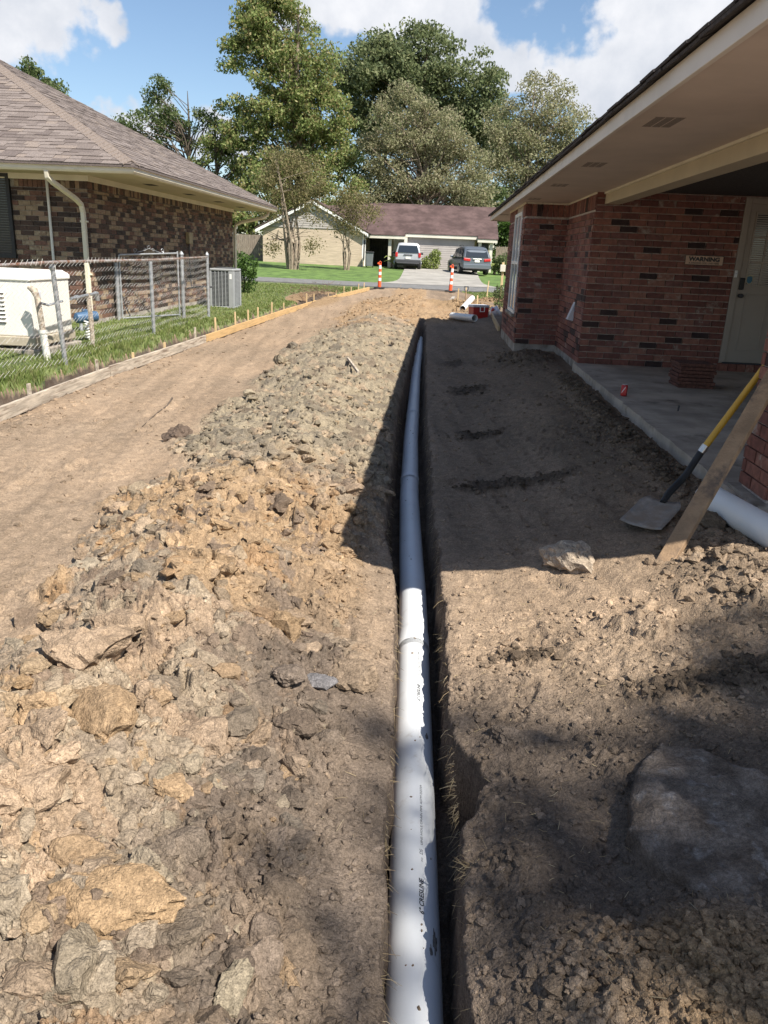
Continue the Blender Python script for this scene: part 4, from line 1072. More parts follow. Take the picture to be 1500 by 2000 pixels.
# roof decks and shingles laid course by course
zr = 2.478; pitch = .5; Lf = 24.62 - 13.13; tmax = Lf / 2; ex, ey = -4.90, 13.13
ap = Vector((ex - tmax, ey + tmax, zr + pitch * tmax))
b = MB(); b.quad((ex, ey, zr), (ex, ey + Lf, zr), ap, mi=0); b.quad((ex, ey, zr), ap, (-18, ey + tmax, ap.z), (-18, ey, zr)); b.quad((ex, ey + Lf, zr), (-18, ey + Lf, zr), (-18, ey + tmax, ap.z), ap)
b.quad((ex, ey, zr - .03), (-18, ey, zr - .03), (-18, ey + Lf, zr - .03), (ex, ey + Lf, zr - .03)); b.quad((ex, ey, zr - .03), (ex, ey + Lf, zr - .03), (ex, ey + Lf, zr), (ex, ey, zr)); b.quad((ex, ey, zr - .03), (ex, ey, zr), (-18, ey, zr), (-18, ey, zr - .03)); b.quad((ex, ey + Lf, zr - .03), (-18, ey + Lf, zr - .03), (-18, ey + Lf, zr), (ex, ey + Lf, zr))
b.quad((-18, ey, zr - .03), (-18, ey, zr), (-18, ey + tmax, ap.z), (-18, ey + Lf, zr), (-18, ey + Lf, zr - .03))
lrf = b.build('roof', SH[2], lh)
items = []; rr = random.Random(8)
cosp = 1 / math.sqrt(1 + pitch * pitch); expo = .137
def course_rows(side):
    k = 0; s = 0.0
    while True:
        t0 = s * cosp
        if t0 > tmax - .1: break
        if side == 'x': a0, a1 = t0, Lf - t0
        else: a0, a1 = t0, 8.5
        x = a0 - rr.uniform(0, .3)
        while x < a1:
            w = rr.choice((.16, .22, .30, .34)) * rr.uniform(.85, 1.15)
            p, q = max(a0 + .06, x), min(a1 - (.06 if side == 'x' else 0), x + w)
            if q - p > .05:
                th = rr.choice((.009, .009, .016)); mi = rr.choices(range(4), (3, 3, 2, 1))[0]
                mid = (p + q) / 2; sc = s + expo * .55; tt = sc * cosp; up = zr + pitch * tt + th / 2 + .004
                if side == 'x': c = Vector((ex - tt, ey + mid, up)); rot_ = Euler((0, math.atan(pitch) - .05, 0)); d = (expo * 1.15, q - p - .006, th)
                else: c = Vector((ex - mid, ey + tt, up)); rot_ = Euler((math.atan(pitch) - .05, 0, 0)); d = (q - p - .006, expo * 1.15, th)
                pr = proj(c); ar = 0
                if pr and -20 < pr[0] < 1520 and -20 < pr[1] < 2020:
                    n = (Vector((pitch, 0, 1)) if side == 'x' else Vector((0, -pitch, 1))).normalized()
                    ar = max(0, (Vector((0, 0, HCAM)) - c).normalized().dot(n)) * d[0] * d[1] / pr[2] ** 2
                items.append((ar, c, rot_, d, mi))
            x += w
        s += expo; k += 1
course_rows('x'); course_rows('y')
items.sort(key=lambda t: -t[0])
smesh = [unit_box_mesh('shingle', m) for m in SH]
for (ar, c, ro, d, mi) in items[:300]:
    o = bpy.data.objects.new('shingle', smesh[mi]); link(o, lrf); o.location = c - ORG[lrf.name]; o.rotation_euler = ro; o.scale = d
b = MB()
for (ar, c, ro, d, mi) in items[300:]: b.box(c, d, ro.to_matrix(), mi)
b.build('shingle_field', SH, lh, kind='stuff')
# hip caps
cap = MB(); hd = Vector((-1, 1, pitch)).normalized(); nl = Vector((0, -pitch, 1)).normalized(); nr_ = Vector((pitch, 0, 1)).normalized()
al = (hd.cross(nl)).normalized(); arr = (hd.cross(nr_)).normalized()
if al.x > 0: al = -al
if arr.y < 0: arr = -arr
wv = .15
for (side_) in (al, arr):
    for th in (0, .012):
        pass
P0 = [al * wv, Vector((0, 0, .028)), arr * wv]
vs = [p for p in P0] + [p + hd * .20 for p in P0]; vs += [p + Vector((0, 0, .018)) for p in vs[:3]]
cap.add(vs, [(0, 1, 4, 3), (1, 2, 5, 4), (6, 7, 4, 3), (7, 8, 5, 4), (0, 1, 7, 6), (1, 2, 8, 7), (0, 6, 3), (2, 5, 8)])
cme = bpy.data.meshes.new('hip_cap'); cme.from_pydata([tuple(v) for v in cap.v], [], cap.f); cme.materials.append(SH[3]); cme.update()
L_ = (ap - Vector((ex, ey, zr))).length; k = 0
while k * .14 < L_:
    o = bpy.data.objects.new('hip_cap', cme); link(o, lrf); o.location = Vector((ex, ey, zr + .012)) + hd * (.10 + .14 * k) - ORG[lrf.name]; k += 1
def gz(x, y): return float(ground(np.array([float(x)]), np.array([float(y)]))[0][0])
# ------------------------------------------------------------------ chain link fence and gate
fn = thing('chain_link_fence', 'galvanised chain link fence with rusty top rail round the generator', 'fence', (-4.6, 12, 0))
FP = [(-4.50, 4.6), (-4.60, 8.3), (-4.66, 9.73), (-4.75, 12.24), (-4.78, 13.29), (-4.86, 15.2), (-4.95, 17.2)]
FT = [1.02, 1.03, 1.055, 1.06, 1.06, 1.08, 1.10]
def ftop(y): return np.interp(y, [p[1] for p in FP], FT)
def fx(y): return np.interp(y, [p[1] for p in FP], [p[0] for p in FP])
b = MB(); b.tube([(fx(y), y, ftop(y)) for y in np.linspace(4.6, 17.2, 25)], .019, 8); b.build('top_rail', MT['galv_rust'], fn, smooth=True)
def post(b, x, y, z0, z1, r, dx=0, dy=0, cap=False):
    b.tube([(x, y, z0), (x + dx, y + dy, z1)], r, 10)
    if cap: b.lathe([(r * 1.25, 0), (r * 1.3, .02), (r * .9, .045), (r * .25, .075), (.001, .08)], 10, (x + dx, y + dy, z1))
b = MB(); post(b, -4.66, 9.73, -.3, 1.03, .03, -.02, -.10); b.tube([(-4.68, 9.63, .97), (-4.68, 9.62, 1.00)], .036, 10)
for z in (.2, .42, .7): b.tube([(-4.66 - .02 * z, 9.73 - .1 * z, z), (-4.66 - .02 * z, 9.73 - .1 * z, z + .012)], .0335, 10)
b.build('post', MT['galv'], fn, smooth=True, label='leaning line post')
b = MB(); post(b, -4.78, 13.29, -.2, 1.04, .03)
for z in (.15, .4, .65): b.tube([(-4.78, 13.29, z), (-4.78, 13.29, z + .012)], .0335, 10)
b.build('post', MT['galv'], fn, smooth=True)
b = MB(); post(b, -4.955, 17.21, -.2, 1.13, .034, 0, 0, True)
for z in (.05, .45, .95): b.tube([(-4.955, 17.21, z), (-4.955, 17.21, z + .025)], .039, 10)
b.build('post', MT['galv'], fn, smooth=True, label='capped corner post')
b = MB(); post(b, -5.21, 16.28, -.2, 1.13, .040, .0, 0, True)
for z in (.3, .9): b.tube([(-5.21, 16.28, z), (-5.21, 16.28, z + .03)], .045, 10)
b.build('post', MT['galv'], fn, smooth=True, label='thick capped gate post')
b = MB(); post(b, -5.97, 14.78, -.3, .96, .040); b.build('post', MT['galv'], fn, smooth=True, label='gate post against the brick wall')
b = MB(); b.tube([(-5.21, 16.28, 1.07), (-4.955, 17.21, 1.09)], .018, 8); b.build('top_rail', MT['galv_rust'], fn, smooth=True)
def netting(b, path, z0, z1, pitch=.125):
    """zigzag wires of a woven diamond mesh along a path of (x, y)"""
    P = [Vector((p[0], p[1], 0)) for p in path]; L = [0]
    for i in range(1, len(P)): L.append(L[-1] + (P[i] - P[i - 1]).length)
    def at(s):
        s = max(0, min(L[-1] - 1e-6, s)); i = max(j for j in range(len(L)) if L[j] <= s); i = min(i, len(P) - 2)
        return P[i].lerp(P[i + 1], (s - L[i]) / (L[i + 1] - L[i]))
    nw = int(L[-1] / pitch); half = pitch / 2
    V, F = [], []
    for w in range(nw):
        s0 = w * pitch; base = len(V); z = z0(s0); top = z1(s0); k = 0; pts = []
        while z < top:
            q = at(s0 + (0 if k % 2 == 0 else pitch * 1.0)); pts.append(Vector((q.x + (.004 if k % 2 else -.004), q.y, z))); z += pitch * .46; k += 1
        q = at(s0 + half); pts.append(Vector((q.x, q.y, top + .03)))
        r = .0022
        for p in pts:
            V += [(p.x + r, p.y, p.z - r * .6), (p.x - r * .5, p.y + r * .9, p.z), (p.x - r * .5, p.y - r * .9, p.z + r * .3)]
        for i in range(len(pts) - 1):
            for j in range(3): F.append((base + 3 * i + j, base + 3 * i + (j + 1) % 3, base + 3 * i + 3 + (j + 1) % 3, base + 3 * i + 3 + j))
    b.add(V, F)
b = MB(); yl_ = [p[1] for p in FP]
def s2y(s): return 4.6 + s
netting(b, [(p[0] + .022, p[1]) for p in FP], lambda s: -.13 + .02 * math.sin(s * 2.1), lambda s: float(ftop(s2y(s))) + .02)
netting(b, [(-5.21, 16.28), (-4.955, 17.21)], lambda s: -.11, lambda s: 1.10)
b.build('wire_netting', MT['wire'], fn, kind='stuff')
gt = thing('garden_gate', 'chain link gate with curled wire scrolls on its top rail, against the brick wall', 'gate', (-5.5, 15.1, 0))
ga, gb = Vector((-5.93, 14.85, 0)), Vector((-5.25, 16.15, 0)); gd = gb - ga; gn = gd.normalized()
def gp_(s, z): q = ga + gd * s; return (q.x, q.y, z)
b = MB(); b.tube([gp_(0, -.06), gp_(0, 1.10)], .019, 8); b.build('gate_stile', MT['galv'], gt, smooth=True)
b = MB(); b.tube([gp_(1, -.06), gp_(1, 1.20)], .019, 8); b.build('gate_stile', MT['galv'], gt, smooth=True)
b = MB(); b.tube([gp_(0, 1.10), gp_(1, 1.16)], .017, 8); b.build('gate_rail', MT['galv'], gt, smooth=True)
b = MB(); b.tube([gp_(0, -.04), gp_(1, -.03)], .016, 8); b.build('gate_rail', MT['galv'], gt, smooth=True)
b = MB()
def curl(cx, cz, r, a0, turns, sgn):
    pts = []
    for i in range(26):
        t = i / 25; a = a0 + sgn * turns * 2 * math.pi * t; rr_ = r * (1 - .62 * t)
        pts.append(gp_(cx + rr_ * math.cos(a) / gd.length, cz + rr_ * math.sin(a)))
    b.tube(pts, .005, 5)
zt = 1.145
curl(.27, zt + .045, .045, -1.57, 1.2, -1); curl(.73, zt + .055, .045, -1.57, 1.2, 1); curl(.50, zt + .115, .045, 2.3, 1.2, 1); curl(.43, zt + .06, .035, 0, 1.0, 1); curl(.57, zt + .06, .035, 3.1, 1.0, -1)
b.tube([gp_(.30, zt + .01), gp_(.40, zt + .04), gp_(.50, zt + .085), gp_(.60, zt + .05), gp_(.70, zt + .015)], .005, 5)
b.build('scrollwork', MT['galv'], gt, smooth=True)
b = MB(); netting(b, [(gp_(0, 0)[0] + .015, gp_(0, 0)[1]), (gp_(1, 0)[0] + .015, gp_(1, 0)[1])], lambda s: -.03, lambda s: 1.06)
b.build('wire_netting', MT['wire'], gt, kind='stuff')
b = MB(); b.tube([gp_(1, .12), gp_(1.04, .08), gp_(1.06, .02)], .018, 6); b.build('drop_latch', MT['plastic_dk'], gt)

# ------------------------------------------------------------------ generator, condenser, pipes
ge = thing('standby_generator', 'cream white standby generator with louvred side, behind the chain link fence', 'generator', (-5.6, 10.6, 0))
b = MB(); b.bb(-6.5, -5.2, 10.03, 11.15, .10, .80); b.build('housing', MT['gen'], ge, bevel=.02, seg=3)
b = MB()
P = [(-6.52, 10.01), (-5.18, 10.01), (-5.18, 11.17), (-6.52, 11.17)]
Q = [(-6.47, 10.06), (-5.26, 10.06), (-5.26, 11.12), (-6.47, 11.12)]
b.add([(x, y, .795) for x, y in P] + [(x, y, .86) for x, y in P] + [(x, y, .915) for x, y in Q], [(3, 2, 1, 0)] + [(i, (i + 1) % 4, 4 + (i + 1) % 4, 4 + i) for i in range(4)] + [(4 + i, 4 + (i + 1) % 4, 8 + (i + 1) % 4, 8 + i) for i in range(4)] + [(8, 9, 10, 11)])
b.build('lid', MT['gen_lid'], ge, bevel=.02, seg=3)
b = MB(); b.bb(-6.52, -5.17, 10.0, 11.18, -.02, .10); b.build('skid_base', MT['gen_pad'], ge, bevel=.012)
b = MB()
for k in range(8): b.bb(-5.93, -5.55, 10.021, 10.034, .26 + .052 * k, .279 + .052 * k); b.bb(-6.42, -6.0, 10.021, 10.034, .26 + .052 * k, .279 + .052 * k)
b.build('louvre_slots', MT['vent_dark'], ge)
b = MB()
for k in range(8): b.box((-5.74, 10.018, .284 + .052 * k), (.39, .03, .006), (R(30), 0, 0)); b.box((-6.21, 10.018, .284 + .052 * k), (.43, .03, .006), (R(30), 0, 0))
b.build('louvre', MT['gen_lid'], ge)
b = MB(); b.bb(-5.21, -5.196, 10.20, 10.24, .80, .84); b.box((-5.195, 10.28, .62), (.012, .05, .09)); b.build('latch', MT['cool_lid'], ge, bevel=.004)
b = MB(); b.bb(-6.6, -5.12, 9.95, 11.25, -.24, -.06); b.build('pad', MT['foundation'], ge, bevel=.01)
b = MB()
for (x, y) in ((-5.25, 10.08), (-5.25, 11.08), (-6.4, 10.08)): b.bb(x - .05, x + .05, y - .05, y + .05, -.06, -.02)
b.build('foot', MT['gen_pad'], ge)
pv = thing('gas_pipe_stand', 'grey pipe stand with elbows and a valve between the fence and the generator', 'pipework', (-5.0, 10.3, 0))
b = MB(); b.tube([(-4.95, 9.85, -.25), (-4.97, 9.83, .18)], .045, 10); b.tube([(-4.97, 9.83, .18), (-4.97, 9.83, .22)], .055, 10); b.build('pipe_sleeve', MT['white_dirty'], pv, smooth=True)
b = MB(); b.tube([(-4.97, 9.83, .18), (-5.0, 9.82, .62), (-5.03, 9.82, .70), (-5.10, 9.83, .74)], [.036, .036, .045, .03], 10); b.build('riser', MT['wood_grey'], pv, smooth=True)
b = MB(); b.tube([(-4.98, 9.84, .55), (-4.93, 9.95, .52), (-4.86, 10.2, .56)], .016, 8); b.build('hose', MT['galv'], pv, smooth=True)
b = MB(); b.tube([(-4.84, 10.4, .58), (-4.94, 11.4, .60)], .022, 8); b.tube([(-4.94, 11.4, .60), (-4.95, 11.48, .60), (-4.95, 11.5, .5)], .034, 8); b.tube([(-4.86, 10.6, .585), (-4.865, 10.66, .585)], .034, 8); b.build('cross_pipe', MT['galv'], pv, smooth=True)
b = MB(); b.tube([(-4.92, 11.15, -.25), (-4.90, 11.12, .2), (-4.91, 11.1, .62)], [.03, .035, .03], 8); b.build('riser', MT['wood_grey'], pv, smooth=True)
bl = thing('valve_fitting', 'blue rounded utility valve by the foot of the cream downspout', 'valve', (-5.95, 13.0, 0))
b = MB(); b.tube([(-5.97, 12.9, .10), (-5.95, 12.93, .10), (-5.8, 13.1, .12), (-5.72, 13.2, .12), (-5.70, 13.22, .12)], [.03, .085, .10, .085, .03], 14); b.build('body', MT['blue'], bl, smooth=True)
b = MB(); b.tube([(-5.85, 13.05, .16), (-5.85, 13.05, .24)], .05, 12); b.build('bonnet', MT['blue'], bl, smooth=True)
b = MB(); b.tube([(-5.9, 12.98, .05), (-5.88, 12.95, -.2)], .03, 8); b.build('inlet_pipe', MT['galv'], bl)
hs = thing('flex_hose', 'white spiral flexible hose standing in the grass beside the generator', 'hose', (-5.3, 11.9, 0))
b = MB(); b.tube([(-5.32 + .03 * math.cos(k * .9), 11.9 + .03 * math.sin(k * .9), -.16 + .006 * k) for k in range(54)], .010, 6); b.build('coil', MT['white'], hs, smooth=True)
ac_shift = Vector((-.10, .40, -.04))
ac = thing('air_conditioner', 'grey air conditioning condenser with barred coil guards at the end of the fence', 'condenser', (-5.2, 19.7, 0))
b = MB(); b.bb(-5.49, -4.93, 19.26, 20.0, -.06, .80); b.build('coil', MT['ac_dark'], ac)
b = MB(); b.bb(-5.58, -4.86, 19.2, 20.06, -.15, -.075); b.build('pad', MT['foundation'], ac, bevel=.01)
b = MB(); b.bb(-5.51, -4.91, 19.23, 20.02, .80, .86); b.build('top', MT['ac'], ac, bevel=.025, seg=3)
b = MB(); b.lathe([(.24, .86), (.25, .875), (.2, .885), (.05, .89)], 20, (-5.2, 19.62, 0)); b.build('fan_guard', MT['ac_dark'], ac)
b = MB(); b.bb(-5.51, -4.91, 19.23, 20.02, -.07, -.03); b.build('base', MT['ac'], ac, bevel=.008)
for (x0, x1, y0, y1) in ((-5.51, -5.46, 19.235, 19.26), (-5.04, -4.915, 19.235, 19.28), (-4.94, -4.915, 19.28, 19.40), (-4.94, -4.915, 19.9, 20.015)):
    b = MB(); b.bb(x0, x1, y0, y1, -.03, .80); b.build('corner_post', MT['ac'], ac, bevel=.006)
for k in range(5):
    b = MB(); x = -5.37 + .085 * k; b.bb(x - .007, x + .007, 19.237, 19.252, -.03, .80); b.build('guard_bar', MT['ac'], ac)
for k in range(3):
    b = MB(); y = 19.52 + .12 * k; b.bb(-4.93, -4.917, y - .008, y + .008, -.03, .80); b.build('guard_bar', MT['ac'], ac)
b = MB()
for k in range(26): b.bb(-5.46, -5.04, 19.246, 19.256, .0 + .03 * k, .008 + .03 * k); b.bb(-4.932, -4.922, 19.4, 19.9, .0 + .03 * k, .008 + .03 * k)
b.build('louvre', MT['ac'], ac)
b = MB(); b.bb(-5.01, -4.955, 19.230, 19.234, .62, .74); b.build('rating_label', MT['white'], ac)

ac.location += ac_shift
# ------------------------------------------------------------------ form boards and stakes
def board(y0, y1, zt0, zt1, m, label, h=.089, th=.038, name='form_board'):
    b = MB(); n = 9
    vs = []
    for i in range(n):
        y = y0 + (y1 - y0) * i / (n - 1); x = float(xb(y)); zt_ = zt0 + (zt1 - zt0) * i / (n - 1)
        vs += [(x - th, y, zt_ - h), (x, y, zt_ - h), (x, y, zt_), (x - th, y, zt_)]
    fs = [(3, 2, 1, 0), tuple(range(4 * n - 4, 4 * n))]
    for i in range(n - 1):
        for j in range(4): fs.append((4 * i + j, 4 * i + (j + 1) % 4, 4 * i + 4 + (j + 1) % 4, 4 * i + 4 + j))
    b.add(vs, fs)
    return b.build(name, m, None, bevel=.003, cat='board', label=label, group='form boards along the lawn edge')
def bt(y): return float(grade(y)) + .128
board(4.6, 10.15, bt(4), bt(10), MT['wood_grey'], 'weathered grey form board at the near end of the lawn edge', h=.14)
board(10.19, 14.58, bt(10) + .006, bt(14.5), MT['wood_grey'], 'weathered grey form board joined to the first new yellow board', h=.14)
zs = [(14.62, 19.4, 'new yellow pine form board meeting the grey weathered board'), (19.44, 24.2, 'new yellow pine form board beside the condenser, second of the yellow ones'), (24.24, 29.0, 'new yellow pine form board in front of the brush heap'), (29.04, 32.6, 'new yellow pine form board ending at the street')]
for (y0, y1, lb) in zs: board(y0, y1, bt(y0), bt(y1), MT['pine'], lb, h=.14)
b = MB(); b.add([(1.44, 22.6, -.18), (1.48, 22.6, -.18), (1.48, 22.6, -.04), (1.44, 22.6, -.04), (1.30, 17.2, -.20), (1.34, 17.2, -.20), (1.34, 17.2, -.05), (1.30, 17.2, -.05)], [(3, 2, 1, 0), (4, 5, 6, 7), (0, 1, 5, 4), (1, 2, 6, 5), (2, 3, 7, 6), (3, 0, 4, 7)])
b.build('form_board', MT['stake'], None, cat='board', label='pale edging board at the foot of the window wall beside the cooler')
st = [(7.99, -.14, 'brown weathered stake, nearest of the row, before the grey board'), (9.87, -.126, 'brown weathered stake, second of the row, behind the grey board'), (11.12, -.177, 'pale stake behind the second grey board, third of the row'), (12.46, -.17, 'short pale stake behind the second grey board, fourth of the row'), (14.09, -.07, 'brown stake where the grey board meets the yellow board'),
      (15.34, .012, 'new pine stake standing tall just past the grey and yellow board joint'), (16.77, .026, 'new pine stake in line with the corner fence post, seventh of the row'), (17.74, .012, 'new split pine stake, eighth of the row'), (18.53, .023, 'new pine stake beside the condenser, ninth of the row'), (19.8, .07, 'tall new pine stake beyond the condenser, tenth of the row'),
      (21.1, -.01, 'new pine stake beyond the second yellow board joint'), (23.6, .13, 'new pine stake standing before the brush heap'), (24.5, .08, 'thick new pine stake touching the brush heap'), (26.5, .06, 'short new pine stake in front of the brush heap'), (27.5, .09, 'new pine stake past the brush heap'), (28.6, .18, 'tall new pine stake, fourth from the street'), (29.7, .13, 'new pine stake, third from the street'), (30.8, .21, 'new pine stake, second from the street'), (31.8, .23, 'new pine stake closest to the street')]
sr = random.Random(6)
for k, (y, zt_, lb) in enumerate(st):
    x = float(xb(y)) - .054; b = MB(); w = .048
    b.box((x + sr.uniform(-.004, .003), y, (zt_ - .6) / 2), (.026, w, zt_ + .6), (sr.gauss(0, .03), sr.gauss(0, .015), sr.gauss(0, .1)))
    b.build('form_stake', MT['wood_grey'] if k in (0, 1, 4) else MT['stake'], None, bevel=.002, cat='stake', label=lb, group='wooden stakes holding the form boards')
for (x, y, zt_, lb) in ((.60, 25.3, .40, 'pine stake in the orange dirt left of the standing pipe'), (1.85, 31.2, .52, 'tall yellow stake on the grass beyond the cooler'), (1.18, 24.6, .25, 'short yellow stake just behind the red cooler'), (1.02, 30.6, .26, 'thin stake at the street edge behind the standing shovel')):
    b = MB(); b.box((x, y, zt_ / 2 - .15), (.04, .022, zt_ + .3), (0, sr.gauss(0, .02), sr.gauss(0, .3))); b.build('survey_stake', MT['stake'], None, cat='stake', label=lb, group='stakes in the dirt right of the trench')

# ------------------------------------------------------------------ the drain pipe in the trench
pd = thing('drain_pipe', 'long white plastic drain pipe laid in the trench', 'pipe', (0, 3, -.63))
def pc(y): return Vector((float(np.interp(y, [p[1] for p in PIPE], [p[0] for p in PIPE])), y, -.632))
PR = .0795
jo = [-.6, 3.62, 6.75, 9.8, 12.9, 16.0, 20.9]
for k in range(len(jo) - 1):
    b = MB(); ys = np.linspace(jo[k] - (.06 if k else 0), jo[k + 1], 14); pts = [pc(y) for y in ys]
    rs = [PR] * 14; pts += [pc(jo[k + 1] - .001)]; rs += [PR]
    b.tube(pts[:-1], rs[:-1], 40); b.build('pipe_section', MT['pvc'], pd, smooth=True)
for k in range(1, len(jo) - 1):
    b = MB(); y = jo[k]; b.tube([pc(y - .005), pc(y), pc(y + .13), pc(y + .17)], [PR + .001, PR + .004, PR + .004, PR + .0008], 40, False); b.build('pipe_bell', MT['pvc'], pd, smooth=True)
def on_pipe(y0, ang):
    def f(x, yy, z):
        q = pc(y0 + x); a = ang + yy / PR; r = PR + .0006
        return (q.x + r * math.cos(a), q.y, q.z + r * math.sin(a))
    return f
A0 = R(70)
text_obj('lettering', '6" CRESLINE', .020, MT['ink'], pd, on_pipe(1.845, A0), sx=1.28, shear=.22, wrap={'off': .0005})
text_obj('lettering', 'PVC', .008, MT['ink'], pd, on_pipe(2.06, A0), sx=1.3)
text_obj('lettering', 'DS', .016, MT['ink'], pd, on_pipe(2.09, A0), sx=1.2, shear=.2)
text_obj('lettering', 'LINE-HOLE DRAIN PIPE ASTM D2729', .011, MT['ink'], pd, on_pipe(2.135, A0), sx=1.75)
text_obj('lettering', '6" CRESLINE', .020, MT['ink'], pd, on_pipe(3.02, A0), sx=1.28, shear=.22, wrap={'off': .0005})
text_obj('lettering', 'PVC DS LINE-HOLE DRAIN PIPE', .011, MT['ink'], pd, on_pipe(3.24, A0), sx=1.5)
def smear(y0, a0, ly, la, seed):
    r = random.Random(seed); b = MB(); n = 22
    vs = [Vector((0, 0, 0))]; ring = []
    for i in range(n):
        t = 2 * math.pi * i / n; k = .6 + .55 * r.random(); yy = y0 + ly * k * math.cos(t); a = a0 + la * k * math.sin(t)
        q = pc(yy); ring.append((q.x + (PR + .001) * math.cos(a), yy, q.z + (PR + .001) * math.sin(a)))
    q = pc(y0); c = (q.x + (PR + .004) * math.cos(a0), y0, q.z + (PR + .004) * math.sin(a0))
    b.add([c] + ring, [(0, 1 + i, 1 + (i + 1) % n) for i in range(n)]); b.build('mud_smear', MT['mud'], pd, smooth=True)
smear(1.77, R(43), .050, .13, 1); smear(1.73, R(55), .02, .07, 2); smear(2.78, R(50), .03, .10, 4)

r = np.random.default_rng(44); n = 30
yy_ = 1.2 * (9 / 1.2) ** r.uniform(0, 1, n); aa_ = R(90) + r.normal(size=n) * .35
PP = np.array([list(pc(y) + Vector((PR * math.cos(a), 0, PR * math.sin(a)))) for y, a in zip(yy_, aa_)])
tag(scatter_clods('loose_clods', PP, r.uniform(.003, .010, n), np.tile(TAN2 * .8, (n, 1)), ICO1, seed=45), 'crumbs of soil fallen on top of the drain pipe', None, None, 'stuff')
# ------------------------------------------------------------------ loose white pipes
def pipe_piece(name, p0, p1, r, m, lab, thick=.006):
    t = thing(name, lab, 'pipe', tuple((Vector(p0) + Vector(p1)) / 2), group='loose white pipe offcuts')
    b = MB(); b.ring(p0, p1, r, r - thick, 28); b.build('pipe_wall', m, t, smooth=True); return t
pipe_piece('pipe_offcut', (1.72, 4.74, -.03), (1.985, 3.4, -.035), .084, MT['pvc_loose'], 'white pipe lying against the footing of the brick pillar')
pipe_piece('pipe_offcut', (.39, 21.35, -.16), (.93, 20.1, -.11), .085, MT['pvc_loose'], 'white pipe offcut lying in the shade with its open end facing the camera')
pipe_piece('pipe_offcut', (.72, 23.6, -.10), (1.06, 25.6, .11), .085, MT['pvc_loose'], 'bright white sunlit pipe propped up beside the red cooler')
b = MB(); b.box((.40, 26.6, -.06), (.11, 3.4, .035), (R(2.5), 0, R(-4.5))); b.build('grey_plank', MT['foundation'], None, bevel=.004, cat='plank', label='grey weathered plank lying on the orange dirt by the trench end')

# ------------------------------------------------------------------ leaning timber and shovel
tb = MB(); p0, p1 = Vector((1.225, 3.87, -.24)), Vector((1.935, 4.66, .70)); d = (p1 - p0).normalized(); p2 = p0 + d * 1.95
side = Vector((.79, -.61, 0)); side = (side - d * side.dot(d)).normalized(); up = d.cross(side).normalized()
w, t = .045, .022
vs = []
for q, e in ((p0, .0), (p2, 0)):
    for (a, c) in ((-1, -1), (1, -1), (1, 1), (-1, 1)): vs.append(q + side * a * w * .98 + up * c * t)
tb.add(vs, [(3, 2, 1, 0), (4, 5, 6, 7), (0, 1, 5, 4), (1, 2, 6, 5), (2, 3, 7, 6), (3, 0, 4, 7)])
tb.build('leaning_timber', MT['timber'], None, bevel=.003, cat='timber', label='muddy timber leaning up against the brick pillar in front of the shovel')
sv = thing('shovel', 'square shovel with yellow handle leaning behind the muddy timber', 'shovel', (1.4, 4.5, -.05))
tip = Vector((1.25, 4.41, -.145)); neck = Vector((1.545, 4.82, -.055)); ax = (neck - tip).normalized(); sd2 = ax.cross(Vector((0, 0, 1))).normalized(); upb = sd2.cross(ax)
b = MB(); nu, nv = 9, 11
def bladef(u, v):
    s = (u - .5) * 2; ww = .125 * (1.0 if v < .85 else 1.0 - .25 * (v - .85) / .15)
    return tuple(tip + ax * (.36 * v) + sd2 * (s * ww) + upb * (.016 * abs(s) ** 3 + .02 * v * v))
b.grid(bladef, nu, nv)
o = b.build('blade', MT['blade'], sv, smooth=True); md = o.modifiers.new('solid', 'SOLIDIFY'); md.thickness = .004
hp = [tip + ax * .33 + upb * .02, tip + ax * .42 + upb * .045, Vector((1.615, 4.87, .06)), Vector((1.705, 4.93, .20))]
b = MB(); b.tube(hp, [.017, .022, .022, .022], 12); b.build('socket', MT['black'], sv, smooth=True)
hd_ = (Vector((1.93, 4.96, .60)) - hp[-1]).normalized()
b = MB(); b.tube([hp[-1], hp[-1] + hd_ * .05], .0245, 14); b.build('ferrule', MT['steel'], sv, smooth=True)
b = MB(); b.tube([hp[-1] + hd_ * .05, hp[-1] + hd_ * .5, hp[-1] + hd_ * 1.05], [.021, .020, .019], 14); b.build('handle', MT['handle_y'], sv, smooth=True)
# a second shovel stands upright by the far offcut
s2 = thing('shovel', 'D handled shovel standing upright in the dirt behind the propped white pipe', 'shovel', (.87, 26.2, 0))
b = MB(); b.tube([(.87, 26.2, -.15), (.875, 26.22, .30)], .017, 8); b.build('shaft', MT['timber'], s2, smooth=True)
b = MB(); b.tube([(.875, 26.22, .28), (.81, 26.22, .35), (.81, 26.22, .43), (.94, 26.22, .43), (.94, 26.22, .35), (.875, 26.22, .28)], .013, 8); b.tube([(.81, 26.22, .43), (.94, 26.22, .43)], .018, 8); b.build('grip', MT['plastic_dk'], s2, smooth=True)

